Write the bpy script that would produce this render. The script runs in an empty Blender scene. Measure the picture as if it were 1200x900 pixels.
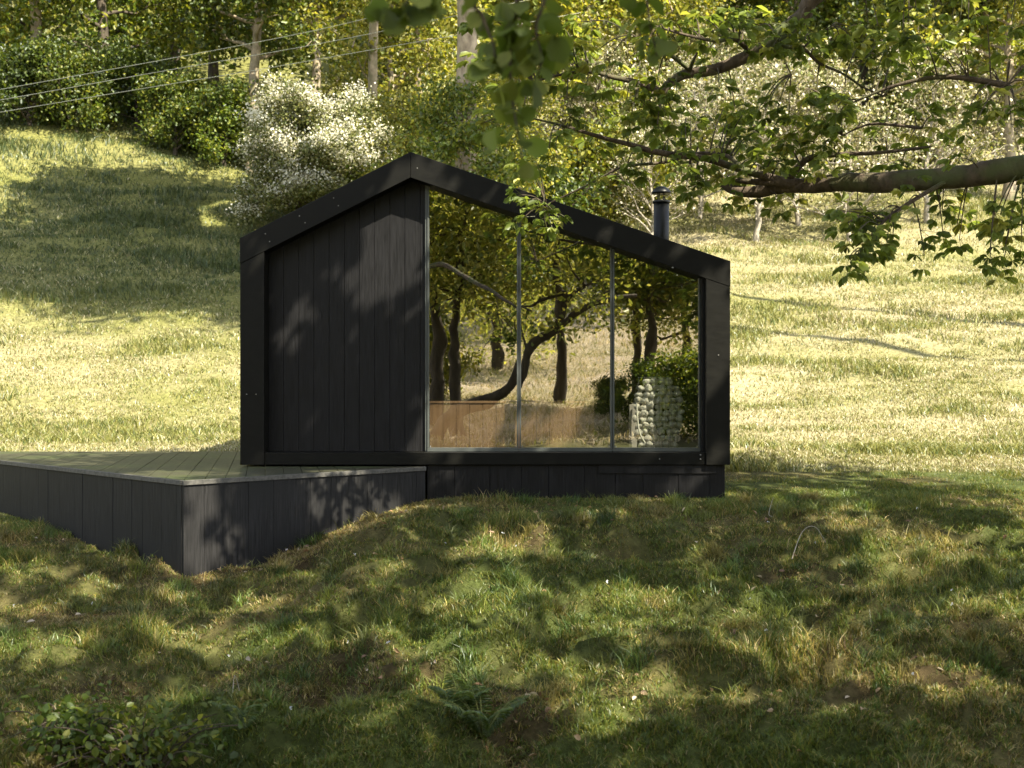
import bpy, bmesh, math, random
import numpy as np
from mathutils import Vector, Matrix

random.seed(7)
rng = np.random.default_rng(11)
scn = bpy.context.scene
COL = scn.collection
ZC = 0.97          # eye height above the deck
F = 1400.0         # focal length in photograph pixels (1200 wide)
DG = 14.22         # plane of the glass
SUN = np.array([-1.0, 1.0, -1.62]); SUN /= np.linalg.norm(SUN)

def P(px, py, d):                     # photo pixel at distance d -> point in the place
    return np.array([(px-600)/F*d, d, ZC+(450-py)/F*d])
def RP(px, py, d):                    # pixel of a reflection -> point really standing at distance d (behind the viewer)
    D = 2*DG-d
    return np.array([(px-600)/F*D, d, ZC+(450-py)/F*D])
def sm(a, b, x):
    t = np.clip((x-a)/(b-a), 0, 1); return t*t*(3-2*t)

# ------------------------------------------------------------------ noise
def vnoise(x, y, s=0.0):
    ix, iy = np.floor(x), np.floor(y); fx, fy = x-ix, y-iy
    fx = fx*fx*(3-2*fx); fy = fy*fy*(3-2*fy)
    def h(a, b):
        v = np.sin(a*127.1+b*311.7+s*74.7)*43758.5453
        return v-np.floor(v)
    return (h(ix,iy)*(1-fx)+h(ix+1,iy)*fx)*(1-fy)+(h(ix,iy+1)*(1-fx)+h(ix+1,iy+1)*fx)*fy
def fbm(x, y, s=0.0, o=4):
    t = 0; a = .5; n = 0
    for i in range(o):
        t = t+a*vnoise(x, y, s+i*3.1); n += a; a *= .5; x = x*2.03+5.2; y = y*2.03+1.7
    return t/n

# ------------------------------------------------------------------ terrain
PY = np.array([-120,-60,-38,-24,-14,-6,0,4,6.2,7.0,7.6,8.5,10,12,14,17,22,30,45,60,90,140,200.])
PZ = np.array([30,13,6.0,2.3,.7,-.3,-.75,-1.55,-1.78,-1.74,-1.34,-1.20,-.97,-.67,-.38,-.15,.10,1.60,5.5,10.5,24,46,72.])
def _pchip(x, y, q):
    h = np.diff(x); m = np.diff(y)/h
    d = np.zeros_like(y); d[1:-1] = np.where(m[:-1]*m[1:] > 0, 2*m[:-1]*m[1:]/(m[:-1]+m[1:]+1e-12), 0)
    d[0] = m[0]; d[-1] = m[-1]
    i = np.clip(np.searchsorted(x, q)-1, 0, len(x)-2); t = (q-x[i])/h[i]
    return (2*t**3-3*t**2+1)*y[i]+(t**3-2*t**2+t)*h[i]*d[i]+(-2*t**3+3*t**2)*y[i+1]+(t**3-t**2)*h[i]*d[i+1]
def terrain(x, y):
    x = np.asarray(x, float); y = np.asarray(y, float)
    wob = (fbm(x*.55+3, y*.0+2, 9)-.5)*.9*sm(3, 6, y)*(1-sm(8, 10, y))
    z = _pchip(PY, PZ, y+wob)
    z = z-.38*sm(.6, 3.3, -x)*sm(4, 9, y)*(1-sm(15, 19, y))
    z = z+np.maximum(0, -x-2)*np.maximum(0, y-25)*.0055*(1-sm(60, 90, y))
    # hummocks in the foreground, lumpy slope behind
    near = sm(2, 6, y)*(1-sm(12.2, 14, y))
    hum = (fbm(x*.8, y*1.5, 1)-.5)*.50+np.abs(fbm(x*1.5, y*2.5, 2)-.5)*-.85+.13+(fbm(x*2.9, y*4.6, 5)-.5)*.30
    keep = 1-sm(0, .9, 1-np.abs(np.clip((y-12.6-.9*np.clip(x+2.2, -2, 1.2))/1.1, -1, 1)))*sm(.4, 1.4, -x)*.75
    z = z+hum*near*keep
    far = sm(17, 26, y)
    z = z+far*((fbm(x*.16, y*.26, 3)-.5)*1.2+(fbm(x*.5, y*.9, 4)-.5)*.32)*np.clip(.35+y/70, 0, 1)
    back = sm(2, 8, -y)
    z = z+back*((fbm(x*.2, y*.2, 6)-.5)*1.0+(fbm(x*.9, y*.9, 8)-.5)*.2)
    return z
def tz(x, y): return float(terrain(np.array([x]), np.array([y]))[0])

# ------------------------------------------------------------------ mesh helpers
def mesh_np(name, V, Q, col=None, mat=None, parent=None, smooth=False, tris=None):
    V = np.asarray(V, np.float32); Q = np.asarray(Q, np.int32).reshape(-1, 4)
    T = np.zeros((0,3), np.int32) if tris is None else np.asarray(tris, np.int32)
    me = bpy.data.meshes.new(name)
    me.vertices.add(len(V)); me.vertices.foreach_set('co', V.ravel())
    nl = Q.size+T.size
    me.loops.add(nl); me.loops.foreach_set('vertex_index', np.concatenate([Q.ravel(), T.ravel()]))
    me.polygons.add(len(Q)+len(T))
    st = np.concatenate([np.arange(len(Q))*4, Q.size+np.arange(len(T))*3]).astype(np.int32)
    me.polygons.foreach_set('loop_start', st)
    if smooth: me.polygons.foreach_set('use_smooth', np.ones(len(Q)+len(T), bool))
    me.update(calc_edges=True)
    if col is not None:
        a = me.attributes.new('Col', 'FLOAT_COLOR', 'POINT')
        c = np.ones((len(V), 4), np.float32); c[:, :3] = col
        a.data.foreach_set('color', c.ravel())
    if mat: me.materials.append(mat)
    o = bpy.data.objects.new(name, me); COL.objects.link(o)
    if parent: o.parent = parent
    return o
def link_bm(name, bm, mat, parent=None, bevel=0, smooth=False):
    bmesh.ops.recalc_face_normals(bm, faces=bm.faces)
    if bevel:
        bmesh.ops.bevel(bm, geom=list(bm.edges), offset=bevel, segments=1, affect='EDGES', clamp_overlap=True)
    me = bpy.data.meshes.new(name); bm.to_mesh(me); bm.free()
    if smooth:
        for p in me.polygons: p.use_smooth = True
    me.materials.append(mat)
    o = bpy.data.objects.new(name, me); COL.objects.link(o)
    if parent: o.parent = parent
    return o
def prism(bm, poly, y0, y1):          # polygon in x,z extruded along y
    a = [bm.verts.new((x, y0, z)) for x, z in poly]; b = [bm.verts.new((x, y1, z)) for x, z in poly]
    bm.faces.new(a); bm.faces.new(b[::-1]); n = len(poly)
    for i in range(n): bm.faces.new((a[i], b[i], b[(i+1) % n], a[(i+1) % n]))
def prism_z(bm, poly, z0, z1):
    a = [bm.verts.new((x, y, z0)) for x, y in poly]; b = [bm.verts.new((x, y, z1)) for x, y in poly]
    bm.faces.new(a); bm.faces.new(b[::-1]); n = len(poly)
    for i in range(n): bm.faces.new((a[i], b[i], b[(i+1) % n], a[(i+1) % n]))
def box(bm, x0, x1, y0, y1, z0, z1): prism(bm, [(x0,z0),(x1,z0),(x1,z1),(x0,z1)], y0, y1)
def cyl(bm, c, r, z0, z1, n=24, r2=None):
    r2 = r if r2 is None else r2
    a = [bm.verts.new((c[0]+r*math.cos(t*2*math.pi/n), c[1]+r*math.sin(t*2*math.pi/n), z0)) for t in range(n)]
    b = [bm.verts.new((c[0]+r2*math.cos(t*2*math.pi/n), c[1]+r2*math.sin(t*2*math.pi/n), z1)) for t in range(n)]
    bm.faces.new(a[::-1]); bm.faces.new(b)
    for i in range(n): bm.faces.new((a[i], a[(i+1) % n], b[(i+1) % n], b[i]))
def tag(o, label=None, cat=None, group=None, kind=None):
    if label: o['label'] = label
    if cat: o['category'] = cat
    if group: o['group'] = group
    if kind: o['kind'] = kind
    return o
def empty(name, loc, label, cat, group=None, rz=0):
    o = bpy.data.objects.new(name, None); COL.objects.link(o); o.location = loc; o.rotation_euler = (0,0,rz)
    o.empty_display_size = .2
    return tag(o, label, cat, group)

class Geo:                             # collects quads
    def __init__(s): s.V = []; s.Q = []; s.C = []; s.n = 0
    def add(s, V, Q, C=None):
        V = np.asarray(V, float); s.V.append(V); s.Q.append(np.asarray(Q)+s.n); s.n += len(V)
        if C is not None: s.C.append(np.broadcast_to(C, V.shape).copy())
    def obj(s, name, mat, parent=None, smooth=False):
        V = np.concatenate(s.V); Q = np.concatenate(s.Q)
        return mesh_np(name, V, Q, np.concatenate(s.C) if s.C else None, mat, parent, smooth)

def tube(geo, pts, rad, n=8, knobs=0.0, R=None):
    pts = np.asarray(pts, float); m = len(pts); rad = np.asarray(rad, float)
    tan = np.gradient(pts, axis=0); tan /= np.linalg.norm(tan, axis=1)[:, None]+1e-9
    up = np.array([0,0,1.]) if abs(tan[0][2]) < .9 else np.array([1.,0,0])
    u = np.cross(tan[0], up); u /= np.linalg.norm(u)
    V = []
    a = np.arange(n)*2*np.pi/n
    for i in range(m):
        u = u-tan[i]*u.dot(tan[i]); u /= np.linalg.norm(u)+1e-9
        w = np.cross(tan[i], u)
        r = rad[i]*(1+(knobs*(R.random(n)-.5) if knobs else 0))
        V.append(pts[i]+np.cos(a)[:, None]*u*np.reshape(r, (-1,1))+np.sin(a)[:, None]*w*np.reshape(r, (-1,1)))
    V = np.concatenate(V)
    i = np.arange(m-1)[:, None]*n; j = np.arange(n)[None]; k = (j+1) % n
    Q = np.stack([i+j, i+k, i+n+k, i+n+j], -1).reshape(-1, 4)
    geo.add(V, Q)
def smooth_line(pts, k=6):
    pts = np.asarray(pts, float); n = len(pts)
    if n < 3: return np.linspace(pts[0], pts[-1], k)
    out = []
    for i in range(n-1):
        p0 = pts[max(i-1, 0)]; p1 = pts[i]; p2 = pts[i+1]; p3 = pts[min(i+2, n-1)]
        for t in np.arange(k)/k:
            out.append(.5*((2*p1)+(-p0+p2)*t+(2*p0-5*p1+4*p2-p3)*t*t+(-p0+3*p1-3*p2+p3)*t**3))
    out.append(pts[-1]); return np.array(out)
def unit(v): return v/(np.linalg.norm(v, axis=-1, keepdims=True)+1e-9)

def leaves(geo, c, axis, length, width, col, R, up=.6, fold=.25):
    """one leaf per row: six-point outline folded on its midrib; two quads each"""
    N = len(c); axis = unit(axis)
    nrm = unit(R.normal(size=(N,3))+np.array([0,0,up*2])); side = unit(np.cross(axis, nrm)); nn = np.cross(side, axis)
    L = np.broadcast_to(length, (N,))[:, None]; W = np.broadcast_to(width, (N,))[:, None]
    b = c; t = c+axis*L-nn*L*.12
    l1 = c+axis*L*.38+side*W*.42+nn*W*fold; l2 = c+axis*L*.74+side*W*.46+nn*W*fold*.8
    r1 = c+axis*L*.38-side*W*.42+nn*W*fold; r2 = c+axis*L*.74-side*W*.46+nn*W*fold*.8
    V = np.stack([b,l1,l2,t,r2,r1], 1).reshape(-1,3)
    i = np.arange(N)[:, None]*6
    Q = np.concatenate([i+np.array([0,3,2,1]), i+np.array([0,5,4,3])])
    geo.add(V, Q, np.repeat(np.broadcast_to(col, (N,3)), 6, 0))
def palette(R, N, cols, w=None, jit=.18):
    cols = np.array(cols); k = R.choice(len(cols), N, p=w)
    return np.clip(cols[k]*(1+jit*R.normal(size=(N,1))), .002, .95)

# ------------------------------------------------------------------ materials
def mat_new(name):
    m = bpy.data.materials.new(name); m.use_nodes = True; nt = m.node_tree; nt.nodes.clear()
    out = nt.nodes.new('ShaderNodeOutputMaterial'); return m, nt, out
def N(nt, t, **kw):
    n = nt.nodes.new(t)
    for k, v in kw.items():
        if k in n.inputs: n.inputs[k].default_value = v
        else: setattr(n, k, v)
    return n
def foliage_mat(name, trans=.42, tint=(1.25,1.1,.45), gloss=.06, vary=.25):
    m, nt, out = mat_new(name); L = nt.links.new
    at = N(nt, 'ShaderNodeAttribute', attribute_name='Col')
    oi = N(nt, 'ShaderNodeObjectInfo')
    mr = N(nt, 'ShaderNodeMapRange'); mr.inputs['To Min'].default_value = 1-vary; mr.inputs['To Max'].default_value = 1+vary
    L(oi.outputs['Random'], mr.inputs['Value'])
    hs = N(nt, 'ShaderNodeHueSaturation'); L(at.outputs['Color'], hs.inputs['Color']); L(mr.outputs[0], hs.inputs['Value'])
    d = N(nt, 'ShaderNodeBsdfDiffuse'); L(hs.outputs[0], d.inputs['Color'])
    mx = N(nt, 'ShaderNodeMix', data_type='RGBA', blend_type='MULTIPLY'); mx.inputs[0].default_value = 1
    L(hs.outputs[0], mx.inputs[6]); mx.inputs[7].default_value = (*tint, 1)
    t = N(nt, 'ShaderNodeBsdfTranslucent'); L(mx.outputs[2], t.inputs['Color'])
    ms = N(nt, 'ShaderNodeMixShader'); ms.inputs[0].default_value = trans; L(d.outputs[0], ms.inputs[1]); L(t.outputs[0], ms.inputs[2])
    g = N(nt, 'ShaderNodeBsdfGlossy'); g.inputs['Roughness'].default_value = .42; g.inputs['Color'].default_value = (.8,.85,.9,1)
    m2 = N(nt, 'ShaderNodeMixShader'); m2.inputs[0].default_value = gloss; L(ms.outputs[0], m2.inputs[1]); L(g.outputs[0], m2.inputs[2])
    L(m2.outputs[0], out.inputs['Surface']); return m
def noise_mat(name, c0, c1, scale=6, stretch=(1,1,1), rough=.8, bump=.3, detail=8, spec=.3, dist=.02, c2=None, scale2=1.3, metallic=0, rough_var=0):
    m, nt, out = mat_new(name); L = nt.links.new
    tc = N(nt, 'ShaderNodeTexCoord'); mp = N(nt, 'ShaderNodeMapping'); mp.inputs['Scale'].default_value = stretch
    L(tc.outputs['Object'], mp.inputs[0])
    no = N(nt, 'ShaderNodeTexNoise'); no.inputs['Scale'].default_value = scale; no.inputs['Detail'].default_value = detail; no.inputs['Roughness'].default_value = .65
    L(mp.outputs[0], no.inputs['Vector'])
    cr = N(nt, 'ShaderNodeValToRGB'); cr.color_ramp.elements[0].position = .3; cr.color_ramp.elements[1].position = .72
    cr.color_ramp.elements[0].color = (*c0,1); cr.color_ramp.elements[1].color = (*c1,1); L(no.outputs['Fac'], cr.inputs[0])
    colout = cr.outputs[0]
    if c2:
        n2 = N(nt, 'ShaderNodeTexNoise'); n2.inputs['Scale'].default_value = scale2; n2.inputs['Detail'].default_value = 5; L(tc.outputs['Object'], n2.inputs['Vector'])
        c_ = N(nt, 'ShaderNodeValToRGB'); c_.color_ramp.elements[0].position = .48; c_.color_ramp.elements[1].position = .66; L(n2.outputs['Fac'], c_.inputs[0])
        mx = N(nt, 'ShaderNodeMix', data_type='RGBA'); L(c_.outputs[0], mx.inputs[0]); L(colout, mx.inputs[6]); mx.inputs[7].default_value = (*c2,1); colout = mx.outputs[2]
    b = N(nt, 'ShaderNodeBsdfPrincipled'); L(colout, b.inputs['Base Color']); b.inputs['Roughness'].default_value = rough
    b.inputs['Specular IOR Level'].default_value = spec; b.inputs['Metallic'].default_value = metallic
    if rough_var:
        mr = N(nt, 'ShaderNodeMapRange'); mr.inputs['To Min'].default_value = rough-rough_var; mr.inputs['To Max'].default_value = rough+rough_var
        L(no.outputs['Fac'], mr.inputs['Value']); L(mr.outputs[0], b.inputs['Roughness'])
    if bump:
        bp = N(nt, 'ShaderNodeBump'); bp.inputs['Strength'].default_value = bump; bp.inputs['Distance'].default_value = dist
        L(no.outputs['Fac'], bp.inputs['Height']); L(bp.outputs[0], b.inputs['Normal'])
    L(b.outputs[0], out.inputs['Surface']); return m

M = {}
M['char'] = noise_mat('charred_timber', (.0042,.0042,.0045), (.0150,.0150,.0165), 7, (9,9,.55), .5, .35, spec=.16, dist=.006, rough_var=.12)
M['fascia'] = noise_mat('black_stained_board', (.0025,.0025,.002), (.006,.006,.0045), 5, (1.2,6,3), .55, .22, spec=.16, dist=.005, rough_var=.1)
M['skirt'] = noise_mat('weathered_black_timber', (.0045,.0045,.0046), (.028,.0275,.0282), 6, (8,8,.5), .62, .4, spec=.18, dist=.006, c2=(.014,.014,.0145), scale2=1.8)
M['deck'] = noise_mat('damp_deck_board', (.02,.021,.012), (.06,.06,.034), 7, (6,.7,6), .42, .3, spec=.5, dist=.004, c2=(.05,.062,.024), scale2=1.1, rough_var=.15)
M['deckedge'] = noise_mat('worn_deck_edge', (.04,.04,.037), (.12,.115,.105), 8, (3,3,3), .6, .3, dist=.004)
M['metal'] = noise_mat('grey_window_metal', (.045,.052,.05), (.075,.083,.08), 3, (1,1,1), .38, .03, spec=.5)
M['flue'] = noise_mat('black_flue_steel', (.0035,.004,.004), (.006,.007,.0066), 3, (1,1,1), .42, .03, spec=.22, metallic=0)
M['screw'] = noise_mat('steel_screw', (.16,.16,.155), (.24,.24,.23), 40, (1,1,1), .4, 0, metallic=.3)
M['inner'] = noise_mat('dark_interior', (.03,.025,.02), (.05,.042,.034), 5, (1,1,1), .8, .1)
M['oak'] = noise_mat('warm_wood_boards', (.15,.085,.042), (.26,.16,.085), 5, (7,7,.6), .5, .15, dist=.004)
M['stone'] = noise_mat('pale_stone', (.46,.45,.37), (.64,.62,.53), 9, (1,1,1), .85, .25, dist=.01)
M['wire'] = noise_mat('galvanised_wire', (.2,.2,.18), (.3,.3,.27), 9, (1,1,1), .5, 0, metallic=.2)
M['paleboard'] = noise_mat('pale_grey_board', (.28,.26,.22), (.38,.35,.30), 6, (4,4,.5), .7, .1)
M['bark'] = noise_mat('brown_bark', (.03,.022,.016), (.13,.10,.072), 14, (1,1,.35), .9, .9, dist=.03, c2=(.07,.085,.03), scale2=2.2)
M['barkpale'] = noise_mat('pale_bark', (.16,.125,.085), (.42,.35,.25), 6, (1,1,.5), .9, .7, dist=.03, c2=(.10,.10,.05), scale2=.9)
M['twigpale'] = noise_mat('lichen_grey_twig', (.17,.15,.115), (.42,.38,.31), 8, (1,1,1), .9, .3)
M['barkdark'] = noise_mat('dark_bark', (.03,.025,.019), (.105,.085,.062), 9, (1,1,.3), .9, .9, dist=.03)
M['cable'] = noise_mat('pale_cable', (.30,.31,.24), (.42,.42,.33), 3, (1,1,1), .5, 0)
M['leaf'] = foliage_mat('tree_leaves', .48, (1.2,1.18,.5), .03)
M['leafnear'] = foliage_mat('broad_leaves', .55, (1.1,1.08,.5), .02, 0)
M['limeleaf'] = foliage_mat('soft_round_leaves', .5, (1.0,1.15,.45), .008, 0)
M['grass'] = foliage_mat('grass_blades', .35, (1.1,1.05,.7), .03, 0)
M['blossom'] = foliage_mat('blossom_and_leaf', .25, (1.0,.98,.85), .03, 0)
M['fern'] = foliage_mat('fern_fronds', .45, (1.2,1.15,.4), .06, .1)

# glass: coated pane, slightly wavy
def glass():
    m, nt, out = mat_new('coated_glass'); L = nt.links.new
    tc = N(nt, 'ShaderNodeTexCoord'); no = N(nt, 'ShaderNodeTexNoise'); no.inputs['Scale'].default_value = 1.6; no.inputs['Detail'].default_value = 1.5
    L(tc.outputs['Object'], no.inputs['Vector'])
    bp = N(nt, 'ShaderNodeBump'); bp.inputs['Strength'].default_value = .10; bp.inputs['Distance'].default_value = .02; L(no.outputs['Fac'], bp.inputs['Height'])
    g = N(nt, 'ShaderNodeBsdfGlossy'); g.inputs['Roughness'].default_value = 0.0; g.inputs['Color'].default_value = (1,.98,.92,1); L(bp.outputs[0], g.inputs['Normal'])
    t = N(nt, 'ShaderNodeBsdfTransparent'); t.inputs['Color'].default_value = (.96,.98,.95,1)
    lw = N(nt, 'ShaderNodeLayerWeight'); lw.inputs['Blend'].default_value = .5; fr = N(nt, 'ShaderNodeMath', operation='POWER'); L(lw.outputs['Facing'], fr.inputs[0]); fr.inputs[1].default_value = 5.0
    mr = N(nt, 'ShaderNodeMapRange'); mr.inputs['To Min'].default_value = .43; mr.inputs['To Max'].default_value = 1.0; L(fr.outputs[0], mr.inputs['Value'])
    ms = N(nt, 'ShaderNodeMixShader'); L(mr.outputs[0], ms.inputs[0]); L(t.outputs[0], ms.inputs[1]); L(g.outputs[0], ms.inputs[2])
    L(ms.outputs[0], out.inputs['Surface']); return m
M['glass'] = glass()

# ground
def ground_mat():
    m, nt, out = mat_new('turf_and_soil'); L = nt.links.new
    at = N(nt, 'ShaderNodeAttribute', attribute_name='Col')
    tc = N(nt, 'ShaderNodeTexCoord')
    n1 = N(nt, 'ShaderNodeTexNoise'); n1.inputs['Scale'].default_value = 9; n1.inputs['Detail'].default_value = 9; n1.inputs['Roughness'].default_value = .7; L(tc.outputs['Object'], n1.inputs['Vector'])
    mr = N(nt, 'ShaderNodeMapRange'); mr.inputs['From Min'].default_value = .3; mr.inputs['From Max'].default_value = .7; mr.inputs['To Min'].default_value = .45; mr.inputs['To Max'].default_value = 1.5; L(n1.outputs['Fac'], mr.inputs['Value'])
    mx = N(nt, 'ShaderNodeMix', data_type='RGBA', blend_type='MULTIPLY'); mx.inputs[0].default_value = 1; L(at.outputs['Color'], mx.inputs[6]); L(mr.outputs[0], mx.inputs[7])
    b = N(nt, 'ShaderNodeBsdfPrincipled'); b.inputs['Roughness'].default_value = .95; b.inputs['Specular IOR Level'].default_value = .1; L(mx.outputs[2], b.inputs['Base Color'])
    bp = N(nt, 'ShaderNodeBump'); bp.inputs['Strength'].default_value = .7; bp.inputs['Distance'].default_value = .05; L(n1.outputs['Fac'], bp.inputs['Height']); L(bp.outputs[0], b.inputs['Normal'])
    L(b.outputs[0], out.inputs['Surface']); return m
M['ground'] = ground_mat()

# ------------------------------------------------------------------ ground sheet
def axis_pts(segs):
    out = []
    for a, b, s in segs: out += list(np.arange(a, b, s))
    return np.array(out+[segs[-1][1]])
gx = axis_pts([(-130,-40,6),(-40,-10,.8),(-10,10,.1),(10,40,.8),(40,130,6)])
gy = axis_pts([(-120,-40,5),(-40,2,.6),(2,17,.09),(17,30,.3),(30,70,.6),(70,200,5)])
X, Y = np.meshgrid(gx, gy); Z = terrain(X.ravel(), Y.ravel())
def meadow_mix(x, y):                  # 0 = green, 1 = straw (far slope)
    return np.clip(fbm(x*.28, y*.42, 21)*1.1+.55*(fbm(x*1.1, y*1.6, 22)-.5)+.02, 0, 1)
def straw_near(x, y):
    return np.clip((fbm(x*.55+8, y*.95, 31)-.39)*2.6+(fbm(x*1.8, y*2.6, 32)-.5)*1.1, 0, 1)
def soil_near(x, y):
    s = sm(.60, .74, fbm(x*.75+1, y*1.1, 41))
    band = np.exp(-((y-(13.55+.75*np.clip(x+1, -2.4, 0)))/.55)**2)*sm(-4.5, -3.2, x)*(1-sm(-.2, .9, x))
    return np.clip(s*.8+band*.9, 0, 1)
xs, ys = X.ravel(), Y.ravel()
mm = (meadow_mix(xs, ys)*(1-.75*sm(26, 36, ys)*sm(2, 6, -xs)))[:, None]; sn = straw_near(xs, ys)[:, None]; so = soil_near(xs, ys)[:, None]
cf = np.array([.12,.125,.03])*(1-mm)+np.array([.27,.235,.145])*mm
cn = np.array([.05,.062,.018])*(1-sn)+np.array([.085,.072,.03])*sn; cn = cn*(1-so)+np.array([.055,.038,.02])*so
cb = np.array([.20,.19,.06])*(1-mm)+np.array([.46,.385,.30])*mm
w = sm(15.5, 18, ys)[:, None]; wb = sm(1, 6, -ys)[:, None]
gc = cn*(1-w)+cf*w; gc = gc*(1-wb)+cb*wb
nx, ny = len(gx), len(gy)
i = np.arange(ny-1)[:, None]*nx; j = np.arange(nx-1)[None]
Q = np.stack([i+j, i+j+1, i+nx+j+1, i+nx+j], -1).reshape(-1,4)
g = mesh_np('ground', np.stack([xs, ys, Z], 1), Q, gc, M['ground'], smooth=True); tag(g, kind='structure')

# ------------------------------------------------------------------ grass
DECK_A = np.array([-3.30,12.0]); DECK_B = np.array([-1.02,14.04]); DECK_E = np.array([-1.02,17.2]); DECK_C = np.array([-8.52,17.2])
def under_build(x, y):
    cab = (x > -3.25) & (x < 2.52) & (y > 14.04) & (y < 19.1)
    def side(a, b): return (b[0]-a[0])*(y-a[1])-(b[1]-a[1])*(x-a[0])
    dk = (side(DECK_A, DECK_B) > 0) & (side(DECK_C, DECK_A) > 0) & (y < 17.25) & (x < -1.0)
    return cab | dk
def blades(name, x, y, h, w, col, R, lean=.5, label=None):
    k = ~under_build(x, y); x, y, h, w, col = x[k], y[k], h[k], w[k], col[k]
    n = len(x); z = terrain(x, y)-.01
    a = R.random(n)*2*np.pi; b = R.random(n)*2*np.pi
    f = np.stack([np.cos(a), np.sin(a), 0*a], 1); l = np.stack([np.cos(b), np.sin(b), 0*b], 1)*(lean*R.random(n)**.8*h)[:, None]
    base = np.stack([x,y,z], 1); up = np.zeros((n,3)); up[:,2] = h
    mid = base+up*.55+l*.35; tip = base+up*(1-.25*lean*R.random(n))[:, None]+l*1.15
    W = (f*w[:, None])/2
    V = np.stack([base-W, base+W, mid+W*.8, mid-W*.8, tip+W*.12, tip-W*.12], 1).reshape(-1,3)
    i = np.arange(n)[:, None]*6
    Q = np.concatenate([i+np.array([0,1,2,3]), i+np.array([3,2,4,5])])
    o = mesh_np(name, V, Q, np.repeat(col, 6, 0), M['grass'])
    return tag(o, label, 'grass', kind='stuff')
R = np.random.default_rng(5)
# near turf
n = 640000
y = 5.2+ (17.5-5.2)*R.random(n)**1.15; x = (R.random(n)-.5)*2*(y*.46+.7)
cl = fbm(x*2.3, y*3.4, 51); keep = R.random(n) < np.clip((cl-.22)*2.4, .3, 1)*(1-.55*soil_near(x, y))
x, y, cl = x[keep], y[keep], cl[keep]; n = len(x)
s = straw_near(x, y); r = R.random(n)
hgt = (.03+.105*np.clip(cl-.3, 0, 1)**1.1*(1-.6*s))*(.5+.9*R.random(n))*(1+1.6*sm(.60,.74,fbm(x*.9+4, y*1.4, 53)))
hgt *= 1-.45*sm(13, 16, y)
cg = palette(R, n, [(.070,.108,.016),(.112,.15,.022),(.165,.18,.028),(.24,.215,.038)], [.32,.34,.22,.12])
cs = palette(R, n, [(.26,.205,.05),(.36,.28,.09),(.48,.38,.18),(.16,.10,.045)], [.38,.3,.17,.15])
col = np.where((r < np.clip(s*.6+.03+.45*soil_near(x, y), 0, .9))[:, None], cs, cg)
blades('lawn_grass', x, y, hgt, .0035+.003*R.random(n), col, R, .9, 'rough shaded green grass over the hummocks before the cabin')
n = 700000
y = 6.0+8.6*R.random(n)**1.2; x = (R.random(n)-.5)*2*(y*.46+.5); so_n = soil_near(x, y); s = straw_near(x, y); mo = fbm(x*1.3+6, y*2.1, 57)
cm = palette(R, n, [(.07,.11,.018),(.105,.145,.022),(.16,.17,.03)], None, .25); cst = palette(R, n, [(.20,.16,.05),(.29,.23,.095),(.14,.09,.04),(.38,.31,.16)], None, .25)
col = np.where((R.random(n) < np.clip(.03+.32*s+.5*so_n+.5*(mo-.5), .03, .85))[:, None], cst, cm)
blades('mossy_turf', x, y, (.016+.034*R.random(n))*(.7+.6*mo), .0045+.0035*R.random(n), col, R, 1.6, 'short mossy turf and straw between the grass tufts')
# tussocks with long blades
nt_ = 1000
tx = []; 
yy = 6.2+8.0*R.random(nt_); xx = (R.random(nt_)-.5)*2*(yy*.46+.4)
kk = fbm(xx*.9+4, yy*1.4, 53) > .47; xx, yy = xx[kk], yy[kk]
m = 120; bx = (xx[:,None]+R.normal(size=(len(xx), m))*.055).ravel(); by = (yy[:,None]+R.normal(size=(len(xx), m))*.055).ravel()
hh = np.repeat(.06+.10*R.random(len(xx)), m)*(.5+.7*R.random(len(bx)))
base = palette(R, len(xx), [(.06,.10,.02),(.095,.14,.028),(.145,.17,.035),(.23,.195,.06),(.10,.115,.035)], None, .15)
col = np.clip(np.repeat(base, m, 0)*(1+.25*R.normal(size=(len(bx),1))), .005, .6)
blades('tussock_grass', bx, by, hh, .004+.0045*R.random(len(bx)), col, R, 1.1, 'longer tufts of grass scattered on the foreground hummocks')
# meadow on the slope behind
n = 700000
u = R.random(n); y = 16.0*np.exp(u*math.log(66/16.)); x = (R.random(n)-.5)*2*(y*.47+1)
cl = fbm(x*.9, y*1.4, 61); keep = R.random(n) < np.clip((cl-.2)*2.0, .25, 1); x, y, cl = x[keep], y[keep], cl[keep]; n = len(x)
mmx = meadow_mix(x, y); lush = sm(.5, .68, fbm(x*.35+9, y*.6, 63))
hgt = (.036+.0026*y)*(.5+R.random(n))*(.6+.9*lush)*(1+.7*sm(28, 40, y)*sm(2, 6, -x)*fbm(x*.8, y*1.2, 66)); wid = (.004+.00062*y)*(.7+.6*R.random(n))
cg = palette(R, n, [(.145,.165,.042),(.21,.212,.058),(.275,.26,.085),(.08,.115,.034)], [.3,.34,.22,.14])
cs = palette(R, n, [(.29,.265,.125),(.385,.35,.20),(.48,.44,.30),(.19,.165,.085)], [.36,.32,.2,.12])
lf = sm(28, 40, y)*sm(2, 6, -x)      # left bank: greener, and darkened in colour to stand for shade
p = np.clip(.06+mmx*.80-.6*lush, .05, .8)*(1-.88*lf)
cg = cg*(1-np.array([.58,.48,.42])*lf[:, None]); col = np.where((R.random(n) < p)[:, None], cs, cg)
blades('meadow_grass', x, y, hgt, wid, col, R, 1.0, 'pale sunlit straw coloured grass on the slope behind the cabin')
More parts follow.
